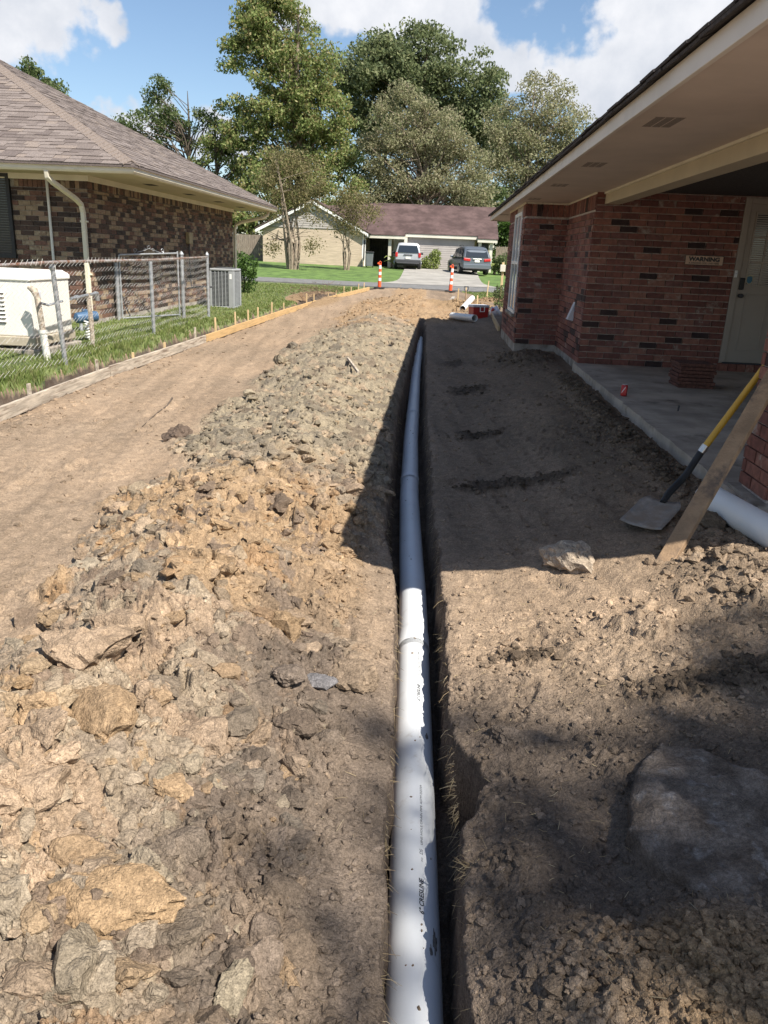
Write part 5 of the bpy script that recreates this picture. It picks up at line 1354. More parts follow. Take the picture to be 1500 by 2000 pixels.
# ------------------------------------------------------------------ cooler, bag, can, pavers
co = thing('cooler', 'red picnic cooler with grey lid and white handle on the shaded dirt', 'cooler', (1.10, 20.5, -.12))
b = MB()
P = [(.885, 20.2), (1.30, 20.42), (1.17, 20.70), (.755, 20.48)]; cx, cy = 1.03, 20.45
b.add([(cx + (x - cx) * .93, cy + (y - cy) * .93, -.115) for x, y in P] + [(x, y, .175) for x, y in P], [(3, 2, 1, 0), (4, 5, 6, 7)] + [(i, (i + 1) % 4, 4 + (i + 1) % 4, 4 + i) for i in range(4)]); b.build('body', MT['red'], co, bevel=.02, seg=3)
b = MB(); b.add([(cx + (x - cx) * 1.05, cy + (y - cy) * 1.05, .175) for x, y in P] + [(cx + (x - cx) * 1.03, cy + (y - cy) * 1.03, .235) for x, y in P], [(3, 2, 1, 0), (4, 5, 6, 7)] + [(i, (i + 1) % 4, 4 + (i + 1) % 4, 4 + i) for i in range(4)]); b.build('lid', MT['cool_lid'], co, bevel=.012, seg=3)
b = MB(); e = (Vector((1.30, 20.42, 0)) - Vector((.885, 20.2, 0))); q0 = Vector((.885, 20.2, 0)) + Vector((.012, -.024, 0))
b.tube([q0 + e * .40 + Vector((0, 0, .19)), q0 + e * .40 + Vector((0, 0, .07)), q0 + e * .66 + Vector((0, 0, .07)), q0 + e * .66 + Vector((0, 0, .19))], .013, 8); b.build('handle', MT['white'], co)
pb = thing('plastic_bag', 'crumpled pale plastic bag beside the red cooler', 'bag', (1.47, 20.9, -.1))
v, f = ICO3; vv = v.copy(); rb = np.random.default_rng(3)
nn = perlin(v[:, 0] * 2.2 + v[:, 2], v[:, 1] * 2.2 - v[:, 2] * .6, 12); n2_ = np.abs(perlin(v[:, 0] * 4.5 + 3, v[:, 1] * 4.5 + v[:, 2] * 4, 14))
vv = v * (1 + .22 * nn - .20 * n2_)[:, None] * np.array([.15, .17, .17]); vv[:, 2] = np.maximum(vv[:, 2], -.12)
np_obj('bag_film', vv + np.array([1.47, 20.85, .02]), f, MT['bag'], pb, smooth=True)
b = MB(); b.tube([(1.40, 20.76, .06), (1.42, 20.72, .13)], .04, 10); b.build('bag_contents', MT['red'], pb)
co.location += Vector((.04, .79, -.075)); pb.location += Vector((.05, .85, -.075))
cn = thing('soda_can', 'red soda can with a white band standing on the patio edge', 'can', (1.985, 8.30, 0))
b = MB(); b.lathe([(.024, 0), (.033, .008), (.033, .108), (.027, .119)], 18, (1.985, 8.30, 0)); b.build('can_body', MT['can_red'], cn, smooth=True)
b = MB(); b.lathe([(.027, .119), (.026, .122), (.024, .119)], 18, (1.985, 8.30, 0)); b.build('can_top', MT['steel'], cn, smooth=True)
b = MB()
for k in range(10):
    a0 = R(215 + k * 6); a1 = R(221 + k * 6); z0 = .03 + .006 * k; f_ = lambda a, z: (1.985 + .0335 * math.cos(a), 8.30 + .0335 * math.sin(a), z)
    b.quad(f_(a0, z0), f_(a1, z0 + .006), f_(a1, z0 + .020), f_(a0, z0 + .014))
b.build('can_wave', MT['white'], cn)
pr_ = random.Random(12)
nms = ['bottom brown paver of the stack on the patio', 'brown paver second from the bottom of the patio stack', 'brown paver third from the bottom of the patio stack', 'brown paver fourth from the bottom, middle of the patio stack', 'brown paver fifth from the bottom of the patio stack', 'brown paver second from the top of the patio stack', 'top brown paver of the stack on the patio']
for k in range(7):
    dx, dy = pr_.uniform(-.02, .02), pr_.uniform(-.02, .02)
    b = MB(); zc = .001 + .040 * k
    nxx = 15
    vs = []
    for j, (yy) in enumerate((9.09, 9.47)):
        pass
    b.bb(2.765 + dx, 3.165 + dx, 9.09 + dy, 9.47 + dy, zc, zc + .036)
    o = b.build('rubber_paver', MT['paver'], None, bevel=.006, cat='paver', label=nms[k], group='brown pavers stacked on the patio')
    o.location = (0, 0, 0)
b = MB(); b.bb(2.33, 2.338, 7.55, 7.558, 0, .06); b.tube([(2.334, 7.554, 0), (2.336, 7.55, .05)], .009, 6); b.build('anchor_bolt', MT['plastic_dk'], None, cat='bolt', label='small dark bolt standing up out of the patio slab')

# ------------------------------------------------------------------ big clods, stones and broken concrete
def lump(name, c, d, rz, seed, colr, label, cat, sub=ICO4, cuts=7, amp=.16, tilt=(0, 0), rough=.05):
    r = np.random.default_rng(seed); v, f = sub; q = clod_shape(v, r, cuts, amp)
    n1_ = fbm(v[:, 0] * 4 + v[:, 2] * 2.2 + seed, v[:, 1] * 4 - v[:, 2] * 3, 4, seed)
    q = q * (1 + rough * n1_)[:, None]
    if c[0] < -.2 and c[1] < 4.5: c = (c[0], c[1], gz(c[0], c[1]) + d[2] * .12)
    q = q * np.array(d) / 2 * 1.15
    m = np.array(Euler((tilt[0], tilt[1], rz)).to_matrix()); q = q @ m.T + np.array(c)
    cc = np.array(colr)[None] * (1 + .28 * n1_[:, None]); cc = np.clip(cc, .02, .9)
    me = np_mesh(name, q, f, MT['dirt'], smooth=True, cols=cc)
    me.set_sharp_from_angle(angle=R(34))
    o = bpy.data.objects.new(name, me); link(o); ORG[o.name] = Vector((0, 0, 0)); return tag(o, label, cat, 'big clods and lumps on the dirt' if cat == 'clod' else None)
lump('clay_slab', (-.668, 1.44, 0), (.31, .20, .10), R(8), 3, OCH * .75 + TAN * .2, 'large flat ochre clay slab in the near left of the heap', 'clod', tilt=(R(14), R(-4)), cuts=10)
lump('clay_clod', (-.944, 1.97, 0), (.20, .24, .13), R(30), 4, OCH * .6 + TAN * .3, 'leaning ochre clay clod with a black gap under its left side', 'clod', tilt=(R(10), R(-18)), cuts=9)
lump('clay_clod', (-1.70, 3.65, -.28), (.26, .18, .11), R(10), 5, PALE * .9, 'pale flat clod at the left foot of the heap', 'clod')
lump('clay_clod', (-2.28, 6.8, -.32), (.24, .21, .16), R(40), 6, DARK * 1.5, 'dark clod lying alone on the flat dirt left of the heap', 'clod')
lump('brick_chunk', (-.37, 2.66, -.255), (.13, .10, .085), R(12), 8, (.16, .15, .15), 'grey brick chunk set in the dark side of the heap', 'rubble', sub=ICO3, cuts=14, amp=.05)
lump('clay_clod', (-.25, 2.78, -.30), (.18, .17, .12), R(0), 9, TAN2 * .75, 'round flat tan clod on the trench side of the heap', 'clod')
lump('clay_clod', (-.48, 2.58, -.25), (.12, .10, .08), R(0), 10, TOP * 1.2, 'grey round clod left of the brick chunk', 'clod')
lump('clay_clod', (-1.125, 2.355, 0), (.31, .24, .15), R(20), 12, TAN * .95, 'broad tan clod high on the heap behind the leaning ochre clod', 'clod')
lump('clay_clod', (-.713, 1.85, 0), (.20, .11, .07), R(-25), 13, OCH * .7 + TAN * .3, 'yellow clay clod on the right of the leaning ochre clod', 'clod', cuts=9)
lump('clay_clod', (-.365, 1.33, 0), (.07, .14, .06), R(-10), 14, GREY * .9, 'long grey clod below the large ochre slab', 'clod', cuts=9)
lump('clay_clod', (-2.40, 12.2, -.33), (.24, .22, .16), R(0), 15, GREY * .9, 'grey clod at the left edge of the grey part of the heap', 'clod')
lump('clay_clod', (-2.60, 14.3, -.33), (.20, .2, .14), R(60), 16, GREYD, 'dark grey clod farther along the left edge of the heap', 'clod')
lump('concrete_lump', (.82, 4.06, -.24), (.31, .20, .16), R(-28), 17, (.36, .29, .22), 'rough pale lump of dirt and concrete at the shadow edge', 'rubble', cuts=6, amp=.22, rough=.09)
lump('clay_clod', (1.66, 4.40, -.08), (.15, .12, .11), R(15), 18, TAN2 * .6, 'round dark clod under the white pipe by the pillar', 'clod')
lump('clay_clod', (.39, 2.50, -.37), (.20, .13, .09), R(-20), 19, TOP * 1.0, 'dark turf clod on the right lip of the trench', 'clod', rough=.12)
# broken slab of old concrete, thick, tilted, lying on the right
r = np.random.default_rng(5)
out = [(.66, 1.98), (.69, 2.12), (.76, 2.27), (.845, 2.37), (.96, 2.335), (1.11, 2.16), (1.42, 2.22), (1.60, 1.90), (1.50, 1.55), (1.10, 1.35), (.97, 1.44), (.88, 1.55), (.815, 1.66), (.71, 1.83)]
oc = np.array(out); cen = oc.mean(0)
ring = []
for i in range(len(out)):
    a, c = oc[i], oc[(i + 1) % len(out)]
    for t_ in np.linspace(0, 1, 15)[:-1]: ring.append(a + (c - a) * t_)
ring = np.array(ring); ring += .012 * np.stack([perlin(ring[:, 0] * 14, ring[:, 1] * 14, 3), perlin(ring[:, 0] * 14 + 5, ring[:, 1] * 14, 4)], -1)
lv = [(1.0, -.14), (1.0, -.03), (.995, -.008), (.975, .0)] + [(f_, .0) for f_ in np.linspace(.93, .0, 46)]
V = []; 
for (f_, z) in lv:
    p = cen + (ring - cen) * f_
    top = .013 * fbm(p[:, 0] * 4, p[:, 1] * 4, 5, 33) + .010 * fbm(p[:, 0] * 15, p[:, 1] * 15, 4, 35) - .012 * np.clip(perlin(p[:, 0] * 9, p[:, 1] * 9, 37), 0, 1)
    zz = np.where(np.full(len(p), z > -.03), z + top, z + .012 * perlin(p[:, 0] * 20, p[:, 1] * 20 + z * 30, 6)) + .035 + .17 * (p[:, 0] - .7) + .02 * (p[:, 1] - 1.7) - .318
    V.append(np.stack([p[:, 0], p[:, 1], zz], -1))
nR = len(ring); V = np.concatenate(V); F = []
for i in range(len(lv) - 1):
    for j in range(nR): F.append((i * nR + j, i * nR + (j + 1) % nR, (i + 1) * nR + (j + 1) % nR, (i + 1) * nR + j))
nz_ = fbm(V[:, 0] * 7, V[:, 1] * 7, 4, 77)[:, None]; k1 = np.clip(.5 + nz_, 0, 1)
n9 = sstep(.30, .75, fbm(V[:, 0] * 17 + 3, V[:, 1] * 17, 5, 79))[:, None] * .25
cc = np.array((.105, .082, .064)) * (1 - k1) + np.array((.185, .150, .122)) * k1; cc = cc * (1 - n9) + np.array((.40, .38, .36)) * n9
me = np_mesh('concrete_slab', V, np.array(F), MT['dirt'], smooth=True, cols=cc)
o = bpy.data.objects.new('concrete_slab', me); link(o); tag(o, 'big tilted slab of broken grey concrete lying on the near right dirt', 'rubble')
b = MB(); b.tube([(-2.77, 7.25, -.365), (-2.85, 7.9, -.36), (-2.88, 8.3, -.36), (-2.92, 8.6, -.33)], [.004, .006, .008, .012], 6); b.build('twig', MT['bark'], None, cat='twig', label='thin dark twig lying on the flat dirt near the grey board')
b = MB(); b.box((-1.08, 10.45, -.11), (.03, 1.1, .03), (R(2), R(10), R(14))); b.build('stick', MT['wood_grey'], None, cat='stick', label='pale straight stick lying on the grey part of the heap')
b = MB(); b.box((-4.04, 24.07, -.02), (.10, .06, .34), (R(10), R(-38), R(20))); b.build('wood_scrap', MT['timber'], None, cat='scrap', label='brown splintered wood scrap leaning behind the form board before the brush heap', bevel=.004)
# brush heap on the lawn behind the boards
r = np.random.default_rng(8); n = 260
P = np.stack([-4.0 + r.normal(size=n) * .35, 26.0 + r.normal(size=n) * 1.3, .02 + np.abs(r.normal(size=n)) * .12], -1)
D = r.normal(size=(n, 3)) * np.array([1, 1, .5]); D /= np.linalg.norm(D, axis=1)[:, None]
tag(strips('brush_heap', P, D, r.uniform(.1, .32, n), r.uniform(.006, .014, n), MT['brush'], 9, kind='stuff'), 'heap of pulled roots and brush on the lawn beyond the form boards')
def leafy(name, label, cat, blobs, n, size, m, seed, stems=(), parent=None, bark=None, up=0.0):
    """a plant: stems and a crown of many small leaf faces filling uneven blobs"""
    r = np.random.default_rng(seed)
    base = blobs[0]
    t = thing(name, label, cat, (base[0], base[1], stems[0][0][2] if stems else base[2] - base[5]))
    if stems:
        b = MB()
        for s in stems: b.tube(s[:-1] if isinstance(s[-1], (int, float)) else s, s[-1] if isinstance(s[-1], (int, float)) else .012, 6)
        b.build('stem', bark or MT['bark'], t, smooth=True)
    C = []
    w = np.array([q[3] * q[4] * q[5] for q in blobs]) ** .8; w /= w.sum()
    for q, k in zip(blobs, (w * n).astype(int)):
        d = r.normal(size=(k, 3)); d /= np.linalg.norm(d, axis=1)[:, None]; rad = r.uniform(.25, 1, k) ** .5
        C.append(np.array(q[:3]) + d * rad[:, None] * np.array(q[3:6]))
    C = np.concatenate(C); V, F = leaf_quads(C, size * r.uniform(.6, 1.3, len(C)), r, up)
    np_obj('crown', V, F, m, t); return t
def leaf_quads(C, s, r, up=0.0, asp=.55):
    n = len(C); a = r.normal(size=(n, 3)); a[:, 2] += up * 2; a /= np.linalg.norm(a, axis=1)[:, None]
    b_ = np.cross(a, r.normal(size=(n, 3))); b_ /= np.linalg.norm(b_, axis=1)[:, None]
    s = s[:, None] * .5
    c_ = np.cross(a, b_)
    V = np.stack([C - a * s, C + b_ * s * asp + c_ * s * .12, C + a * s, C - b_ * s * asp + c_ * s * .12], 1).reshape(-1, 3)
    F = np.arange(4 * n).reshape(n, 4); return V, F

def rz(x, y): return float(ramp(np.array(float(x)), np.array(float(y))))
# ------------------------------------------------------------------ street furniture
def channelizer(x, y, z, lab, lean):
    t = thing('traffic_channelizer', lab, 'traffic cone', (x, y, z), group='orange and white channelizer posts at the street', local=True)
    t.rotation_euler = (lean[0], lean[1], .3)
    b = MB(); n = 8; b.lathe([(.24, 0), (.24, .03), (.20, .05), (.10, .055)], 8, (0, 0, 0)); b.build('rubber_base', MT['rubber'], t)
    zs_ = [.05, .30, .42, .54, .66, .78, .92]; rad = lambda z: .075 - .022 * z
    for k in range(6):
        b = MB(); b.lathe([(rad(zs_[k]), zs_[k]), (rad(zs_[k + 1]), zs_[k + 1])], 16)
        b.build('band', MT['orange'] if k % 2 == 0 else MT['refl'], t, smooth=True)
    b = MB(); b.lathe([(.054, .92), (.05, .97), (.03, .985)], 16); b.build('cap', MT['orange'], t, smooth=True)
    b = MB(); b.tube([(-.035, 0, .97), (-.04, 0, 1.05), (0, 0, 1.09), (.04, 0, 1.05), (.035, 0, .97)], .014, 8); b.build('handle_loop', MT['orange'], t, smooth=True)
    b = MB(); b.box((-.075, 0, 1.0), (.07, .02, .06), (0, .4, 0)); b.build('handle_flap', MT['orange'], t)
channelizer(-2.50, 34.13, -.05, 'orange and white channelizer post at the end of the form boards', (0, 0))
channelizer(.47, 33.69, -.05, 'orange and white channelizer post standing before the far driveway', (0, R(2)))
mp_ = thing('mailbox_post', 'weathered wooden post with a small pale box at the street', 'post', (2.46, 32.5, -.06))
b = MB(); b.box((2.46, 32.5, .55), (.09, .09, 1.3)); b.build('post', MT['stake'], mp_, bevel=.005)
b = MB(); b.box((2.45, 32.42, .98), (.20, .10, .26)); b.build('box', MT['far_trim'], mp_, bevel=.01)

# ------------------------------------------------------------------ far house
fh = thing('far_house', 'tan brick house with brown roof, gabled wing and white garage front across the street', 'house', (-3, 62, .4))
# gabled wing
GX0, GX1, GY0 = -12.55, -5.55, 57.6
b = MB(); b.bb(GX0, GX1, GY0, 66, -.2, 2.82); b.build('wall', MT['far_brick'], fh, label='tan brick gable wall')
b = MB(); b.extrude([(GX0, GY0 - .03, 2.84), (GX1, GY0 - .03, 2.84), (-9.05, GY0 - .03, 4.50)], (0, .2, 0)); gs = b.build('gable', MT['siding'], fh)
for k in range(11):
    z = 2.86 + .15 * k; wdt = (4.50 - z) / 1.66; b = MB(); x0 = -9.05 - 3.5 * wdt; x1 = -9.05 + 3.5 * wdt
    b.add([(x0, GY0 - .05, z), (x1, GY0 - .05, z), (x1 - .3, GY0 - .033, z + .15), (x0 + .3, GY0 - .033, z + .15)], [(0, 1, 2, 3)]); b.add([(x0, GY0 - .05, z), (x1, GY0 - .05, z), (x1, GY0 - .031, z), (x0, GY0 - .031, z)], [(3, 2, 1, 0)]); b.build('siding_board', MT['siding'], gs)
b = MB()
for sgn in (-1, 1):
    e = Vector((-9.05 + sgn * 3.95, GY0 - .35, 2.63)); a = Vector((-9.05, GY0 - .35, 4.66))
    dd = (a - e); b.add([e, a, a + Vector((0, 0, -.20)), e + Vector((0, 0, -.20)), e + Vector((0, .05, 0)), a + Vector((0, .05, 0)), a + Vector((0, .05, -.20)), e + Vector((0, .05, -.20))], [(0, 1, 2, 3), (7, 6, 5, 4), (0, 4, 5, 1), (3, 2, 6, 7), (0, 3, 7, 4)])
b.build('bargeboard', MT['white'], fh)
b = MB()
for sgn in (-1, 1):
    e = Vector((-9.05 + sgn * 4.0, GY0 - .38, 2.66)); a = Vector((-9.05, GY0 - .38, 4.72)); v8 = Vector((0, 8.8, 0)); th = Vector((0, 0, .06))
    b.add([e, a, a + v8, e + v8, e + th, a + th, a + v8 + th, e + v8 + th], [(0, 3, 2, 1), (4, 5, 6, 7), (0, 1, 5, 4), (0, 4, 7, 3)])
b.build('roof', MT['roof_far'], fh, label='roof of the gabled wing')
# main block
b = MB(); b.bb(-5.6, 3.55, 62.2, 68, -.1, 2.75); b.build('wall', MT['far_brick'], fh)
b = MB(); b.bb(-2.45, 2.35, 60.02, 62.2, -.1, 2.62); gw = b.build('garage_front', MT['siding'], fh)
for k in range(15):
    b = MB(); z = .36 + .15 * k; b.add([(-2.46, 60.00, z), (2.36, 60.00, z), (2.36, 60.015, z + .148), (-2.46, 60.015, z + .148), (-2.46, 60.017, z), (2.36, 60.017, z)], [(0, 1, 2, 3), (0, 4, 5, 1)]); b.build('siding_board', MT['siding'], gw)
b = MB(); b.bb(-2.62, 2.55, 59.72, 59.78, 2.58, 2.80); b.bb(-5.5, -2.62, 59.32, 59.40, 2.40, 2.62); b.bb(2.55, 3.95, 59.32, 59.40, 2.40, 2.62); b.build('fascia', MT['far_trim'], fh)
b = MB(); b.bb(-2.62, 2.55, 59.78, 62.2, 2.63, 2.66); b.bb(-5.5, -2.63, 59.40, 62.2, 2.55, 2.57); b.bb(2.56, 3.9, 59.40, 62.2, 2.55, 2.57); b.build('soffit', MT['far_trim'], fh)
rdg = (64.6, 5.02)
b = MB()
for (x0, x1, ye, ze) in ((-5.4, -2.63, 59.28, 2.62), (-2.63, 2.56, 59.68, 2.801), (2.56, 4.0, 59.28, 2.62)):
    b.add([(x0, ye, ze), (x1, ye, ze), (x1, rdg[0], rdg[1]), (x0, rdg[0], rdg[1]), (x0, ye, ze + .05), (x1, ye, ze + .05), (x1, rdg[0], rdg[1] + .05), (x0, rdg[0], rdg[1] + .05)], [(0, 3, 2, 1), (4, 5, 6, 7), (0, 1, 5, 4), (1, 2, 6, 5), (3, 0, 4, 7)])
b.quad((-5.4, rdg[0], rdg[1] + .05), (4.0, rdg[0], rdg[1] + .05), (4.0, 69, 2.8), (-5.4, 69, 2.8))
b.quad((-9.2, rdg[0], rdg[1] - .3), (-5.4, rdg[0], rdg[1] - .0), (-5.4, 59.6, 2.72), (-5.6, 59.6, 2.72))
b.build('roof', MT['roof_far'], fh, label='long brown main roof above the garage')
# porch: dark recess, posts, door with an oval light
b = MB(); b.bb(-5.4, -3.9, 62.1, 62.19, .3, 2.6); b.build('dark_screen', MT['dark_room'], fh)
for k in range(9):
    b = MB(); x = -5.3 + .17 * k; b.bb(x, x + .03, 61.2, 61.25, .4, 2.6); b.build('lattice_slat', MT['dark_room'], fh)
for x in (-3.72, -2.58, 2.75, 3.55):
    b = MB(); b.bb(x - .11, x + .11, 59.6, 59.82, .2, 2.55); b.build('porch_post', MT['far_trim'], fh)
b = MB(); b.bb(-3.6, -2.65, 62.05, 62.18, .4, 2.5); fd = b.build('door', MT['white'], fh)
b = MB(); b.lathe([(.001, 0), (.2, 0), (.2, .02), (.001, .02)], 16); 
for i, p in enumerate(b.v): b.v[i] = (-3.0 + p[0], 62.05 - p[2], 1.7 + p[1] * 2.0)
b.build('oval_pane', MT['glass'], fd)
b = MB(); b.bb(2.62, 3.5, 62.1, 62.19, .6, 2.4); b.build('window', MT['glass_b'], fh)
b = MB(); b.bb(-5.54, -5.50, 58.2, 59.4, .9, 2.2); wnd = b.build('window', MT['glass_b'], fh)
b = MB(); b.bb(-5.54, -5.47, 57.7, 57.95, .3, 2.7); b.bb(-5.54, -5.47, 59.5, 59.75, .3, 2.7); b.build('white_trim_board', MT['white'], fh)
b = MB(); b.extrude([(-9.05 + .22 * math.cos(a), GY0 - .04, 4.12 + .28 * math.sin(a)) for a in np.linspace(0, 2 * math.pi, 13)[:-1]], (0, -.04, 0)); b.build('gable_vent', MT['white'], fh)
# side fences
def plank_fence(name, p, q, z, h, lab):
    t = thing(name, lab, 'fence', ((p[0] + q[0]) / 2, (p[1] + q[1]) / 2, z)); L = math.hypot(q[0] - p[0], q[1] - p[1]); n = int(L / .15); r = random.Random(5); an = math.atan2(q[1] - p[1], q[0] - p[0])
    me = unit_box_mesh('plank', MT['fence_wood'])
    for k in range(n):
        f = (k + .5) / n; x = p[0] + (q[0] - p[0]) * f; y = p[1] + (q[1] - p[1]) * f
        o = bpy.data.objects.new('plank', me); link(o, t); hh = h + r.uniform(-.02, .02)
        o.location = Vector((x, y, z + hh / 2)) - ORG[t.name]; o.rotation_euler = (0, 0, an); o.scale = (.14, .02, hh)
    b = MB()
    for zz in (.35, 1.5): b.box(((p[0] + q[0]) / 2, (p[1] + q[1]) / 2 + .03, z + zz), (L, .04, .09), (0, 0, an))
    b.build('rail', MT['fence_wood'], t)
plank_fence('wooden_fence', (-19.5, 60.5), (-12.6, 60.5), .55, 1.75, 'grey wooden plank fence left of the far gabled wing')
plank_fence('wooden_fence', (4.1, 62.5), (9.5, 62.5), .45, 1.75, 'wooden plank fence right of the far garage')
# wheelie bin
bn = thing('wheelie_bin', 'grey wheelie bin by the far house corner', 'bin', (-4.95, 57.2, rz(-4.95, 57.2)), local=True)
b = MB(); P = [(-.25, -.28), (.25, -.28), (.25, .28), (-.25, .28)]
b.add([(x * .82, y * .82, .08) for x, y in P] + [(x, y, .98) for x, y in P], [(3, 2, 1, 0), (4, 5, 6, 7)] + [(i, (i + 1) % 4, 4 + (i + 1) % 4, 4 + i) for i in range(4)]); b.build('body', MT['bin'], bn, bevel=.03)
b = MB(); b.box((0, -.01, 1.02), (.58, .64, .07)); b.build('lid', MT['plastic_dk'], bn, bevel=.02)
for s in (-1, 1):
    b = MB(); b.tube([(s * .20, .24, .10), (s * .26, .24, .10)], .10, 14); b.build('wheel', MT['rubber'], bn)

# ------------------------------------------------------------------ vehicles, seen from behind
def suv(name, lab, loc, heading, paint, boxy, W_=1.82, Ln=4.45, H_=1.74, grp=None):
    t = thing(name, lab, 'car', loc, heading, grp, local=True)
    hw = W_ / 2; n = 20
    def rr_(w, z0, z1, y, p=5.0, tum=0.0):
        pts = []
        for j in range(n):
            a = 2 * math.pi * (j + .5) / n; c, s = math.cos(a), math.sin(a)
            x = math.copysign(abs(c) ** (2 / p), c) * w; zz = math.copysign(abs(s) ** (2 / p), s)
            z = (z0 + z1) / 2 + zz * (z1 - z0) / 2; pts.append((x * (1 - tum * (zz + 1) / 2), y, z))
        return pts
    def loft(secs):
        b = MB(); vs = []; fs = []
        for s in secs: vs += s
        for i in range(len(secs) - 1):
            for j in range(n): fs.append((i * n + j, i * n + (j + 1) % n, (i + 1) * n + (j + 1) % n, (i + 1) * n + j))
        fs.append(tuple(range(n))); fs.append(tuple(range((len(secs) - 1) * n, len(secs) * n))[::-1]); b.add(vs, fs); return b
    belt = .98 if boxy else 1.02
    low = loft([rr_(hw * .92, .42, belt - .03, 0), rr_(hw * .985, .36, belt, .08), rr_(hw, .34, belt + .01, .5), rr_(hw, .32, belt, 2.4), rr_(hw * .99, .34, belt - .02, 3.3), rr_(hw * .95, .36, belt - .08, 4.1), rr_(hw * .82, .40, belt - .20, Ln)])
    low.build('body', paint, t, smooth=True)
    rk = .10 if boxy else .42
    up_ = loft([rr_(hw * .93, belt - .06, belt + .1, .04, 6), rr_(hw * .92, belt - .05, H_ - .25, .04 + rk * .55, 6, .10), rr_(hw * .90, belt - .05, H_ - .04, .12 + rk, 6, .13), rr_(hw * .92, belt - .05, H_, .9 + rk * .4, 6, .13), rr_(hw * .93, belt - .05, H_ - .01, 2.0, 6, .13), rr_(hw * .92, belt - .05, H_ - .10, 2.5, 6, .12), rr_(hw * .90, belt - .06, belt + .04, 3.35, 6, .05)])
    up_.build('cabin', paint, t, smooth=True)
    # rear window follows the slope of the tailgate
    z0, z1 = belt + .08, H_ - .20; y0, y1 = .03, .04 + rk * .75
    b = MB(); wb, wt = hw * .80, hw * .68
    b.add([(-wb, y0 - .035, z0), (wb, y0 - .035, z0), (wt, y1 - .035, z1), (-wt, y1 - .035, z1), (-wb, y0 + .05, z0), (wb, y0 + .05, z0), (wt, y1 + .05, z1), (-wt, y1 + .05, z1)], [(0, 1, 2, 3), (0, 4, 5, 1), (2, 6, 7, 3), (1, 5, 6, 2), (0, 3, 7, 4)]); b.build('rear_window', MT['glass'], t, bevel=.012)
    for s in (-1, 1):
        b = MB(); xw0, xw1 = s * hw * .935, s * hw * .845
        for (ya, yb) in ((.35 + rk * .4, 1.15), (1.22, 2.0), (2.07, 2.75)):
            yt = yb - .05 if yb < 2.5 else 2.45
            b.add([(xw0, ya, belt + .06), (xw0, yb, belt + .06), (xw1, yt, H_ - .16), (xw1, ya + .06, H_ - .16)], [(0, 1, 2, 3)])
        b.build('side_window', MT['glass'], t)
        b = MB()
        if boxy: b.box((s * hw * .87, .0, .93), (.17, .10, .30))
        else: b.box((s * hw * .70, .01, .93), (.44, .12, .17), (0, s * R(-6), 0))
        b.build('tail_light', MT['tail'], t, bevel=.03)
        b = MB(); b.box((s * (hw + .10), 2.55, belt + .08), (.20, .10, .15)); b.build('wing_mirror', MT['plastic_dk'] if boxy else paint, t, bevel=.03)
        for y in (.85, 3.55):
            b = MB(); b.tube([(s * (hw - .22), y, .355), (s * (hw + .01), y, .355)], .355, 24); wh_ = b.build('wheel', MT['rubber'], t, bevel=.03)
            b = MB(); b.lathe([(.001, 0), (.23, 0), (.24, .015), (.24, -.02)], 18)
            for i, p in enumerate(b.v): b.v[i] = (s * (hw + .012 + .02) - s * p[2], y + p[0], .355 + p[1])
            b.build('rim', MT['steel'], wh_)
        b = MB(); b.tube([(s * hw * .72, .55 + rk, H_ + .01), (s * hw * .72, .65 + rk, H_ + .05), (s * hw * .73, 1.9, H_ + .05), (s * hw * .73, 2.05, H_ + .0)], .018, 6); b.build('roof_rail', MT['plastic_dk'], t)
    b = MB(); b.box((0, -.02, .52), (W_ * .97, .20, .22 if boxy else .30)); b.build('rear_bumper', MT['plastic_dk'] if boxy else paint, t, bevel=.05, seg=3)
    b = MB(); b.box((0, -.06, .395), (W_ * .86, .16, .10)); b.build('bumper_skirt', MT['plastic_dk'], t, bevel=.03)
    b = MB(); b.box((0, -.055 if boxy else -.02, .86 if not boxy else .74), (.34, .03, .16)); b.build('number_plate', MT['white_dirty'], t, bevel=.006)
    b = MB(); b.box((0, -.03, belt - .05), (.60, .05, .06)); b.build('tailgate_handle', MT['plastic_dk'] if boxy else MT['steel'], t, bevel=.01)
    b = MB(); b.bb(-hw * .80, hw * .80, .4, 4.0, .24, .42); b.build('underbody', MT['black'], t)
    return t
suv('parked_suv', 'boxy silver SUV parked at the left of the far driveway', (-2.25, 56.6, rz(-2.25, 57) + .045), R(3), MT['silver'], True)
suv('parked_suv', 'dark grey rounded SUV parked at the right of the far driveway', (2.35, 53.4, rz(2.35, 54) + .045), R(13), MT['gunmetal'], False, 1.93, 4.85, 1.76)
suv('parked_car', 'dark car half hidden behind the grey plank fence', (-16.6, 66, .9), R(80), MT['silver'], False)

# ------------------------------------------------------------------ plants and trees
LF = {}
LF['dark'] = island_mat('leaf_dark', [(0.075, 0.110, 0.041), (0.110, 0.150, 0.055), (0.150, 0.192, 0.075), (0.205, 0.232, 0.110)], .55, .48)
LF['sweet'] = island_mat('leaf_sweet', [(0.122, 0.164, 0.055), (0.188, 0.244, 0.077), (0.254, 0.307, 0.103), (0.344, 0.354, 0.145), (0.360, 0.275, 0.138)], .5, .48)
LF['oak'] = island_mat('leaf_oak', [(0.098, 0.127, 0.059), (0.150, 0.184, 0.082), (0.204, 0.238, 0.109), (0.278, 0.287, 0.148)], .6, .46)
LF['willow'] = island_mat('leaf_willow', [(0.192, 0.198, 0.102), (0.267, 0.273, 0.143), (0.335, 0.328, 0.185), (0.396, 0.368, 0.232), (0.287, 0.239, 0.157)], .6, .48)
LF['myrtle'] = island_mat('leaf_myrtle', [(0.150, 0.143, 0.062), (0.232, 0.205, 0.095), (0.273, 0.212, 0.116), (0.192, 0.198, 0.075)], .6, .46)
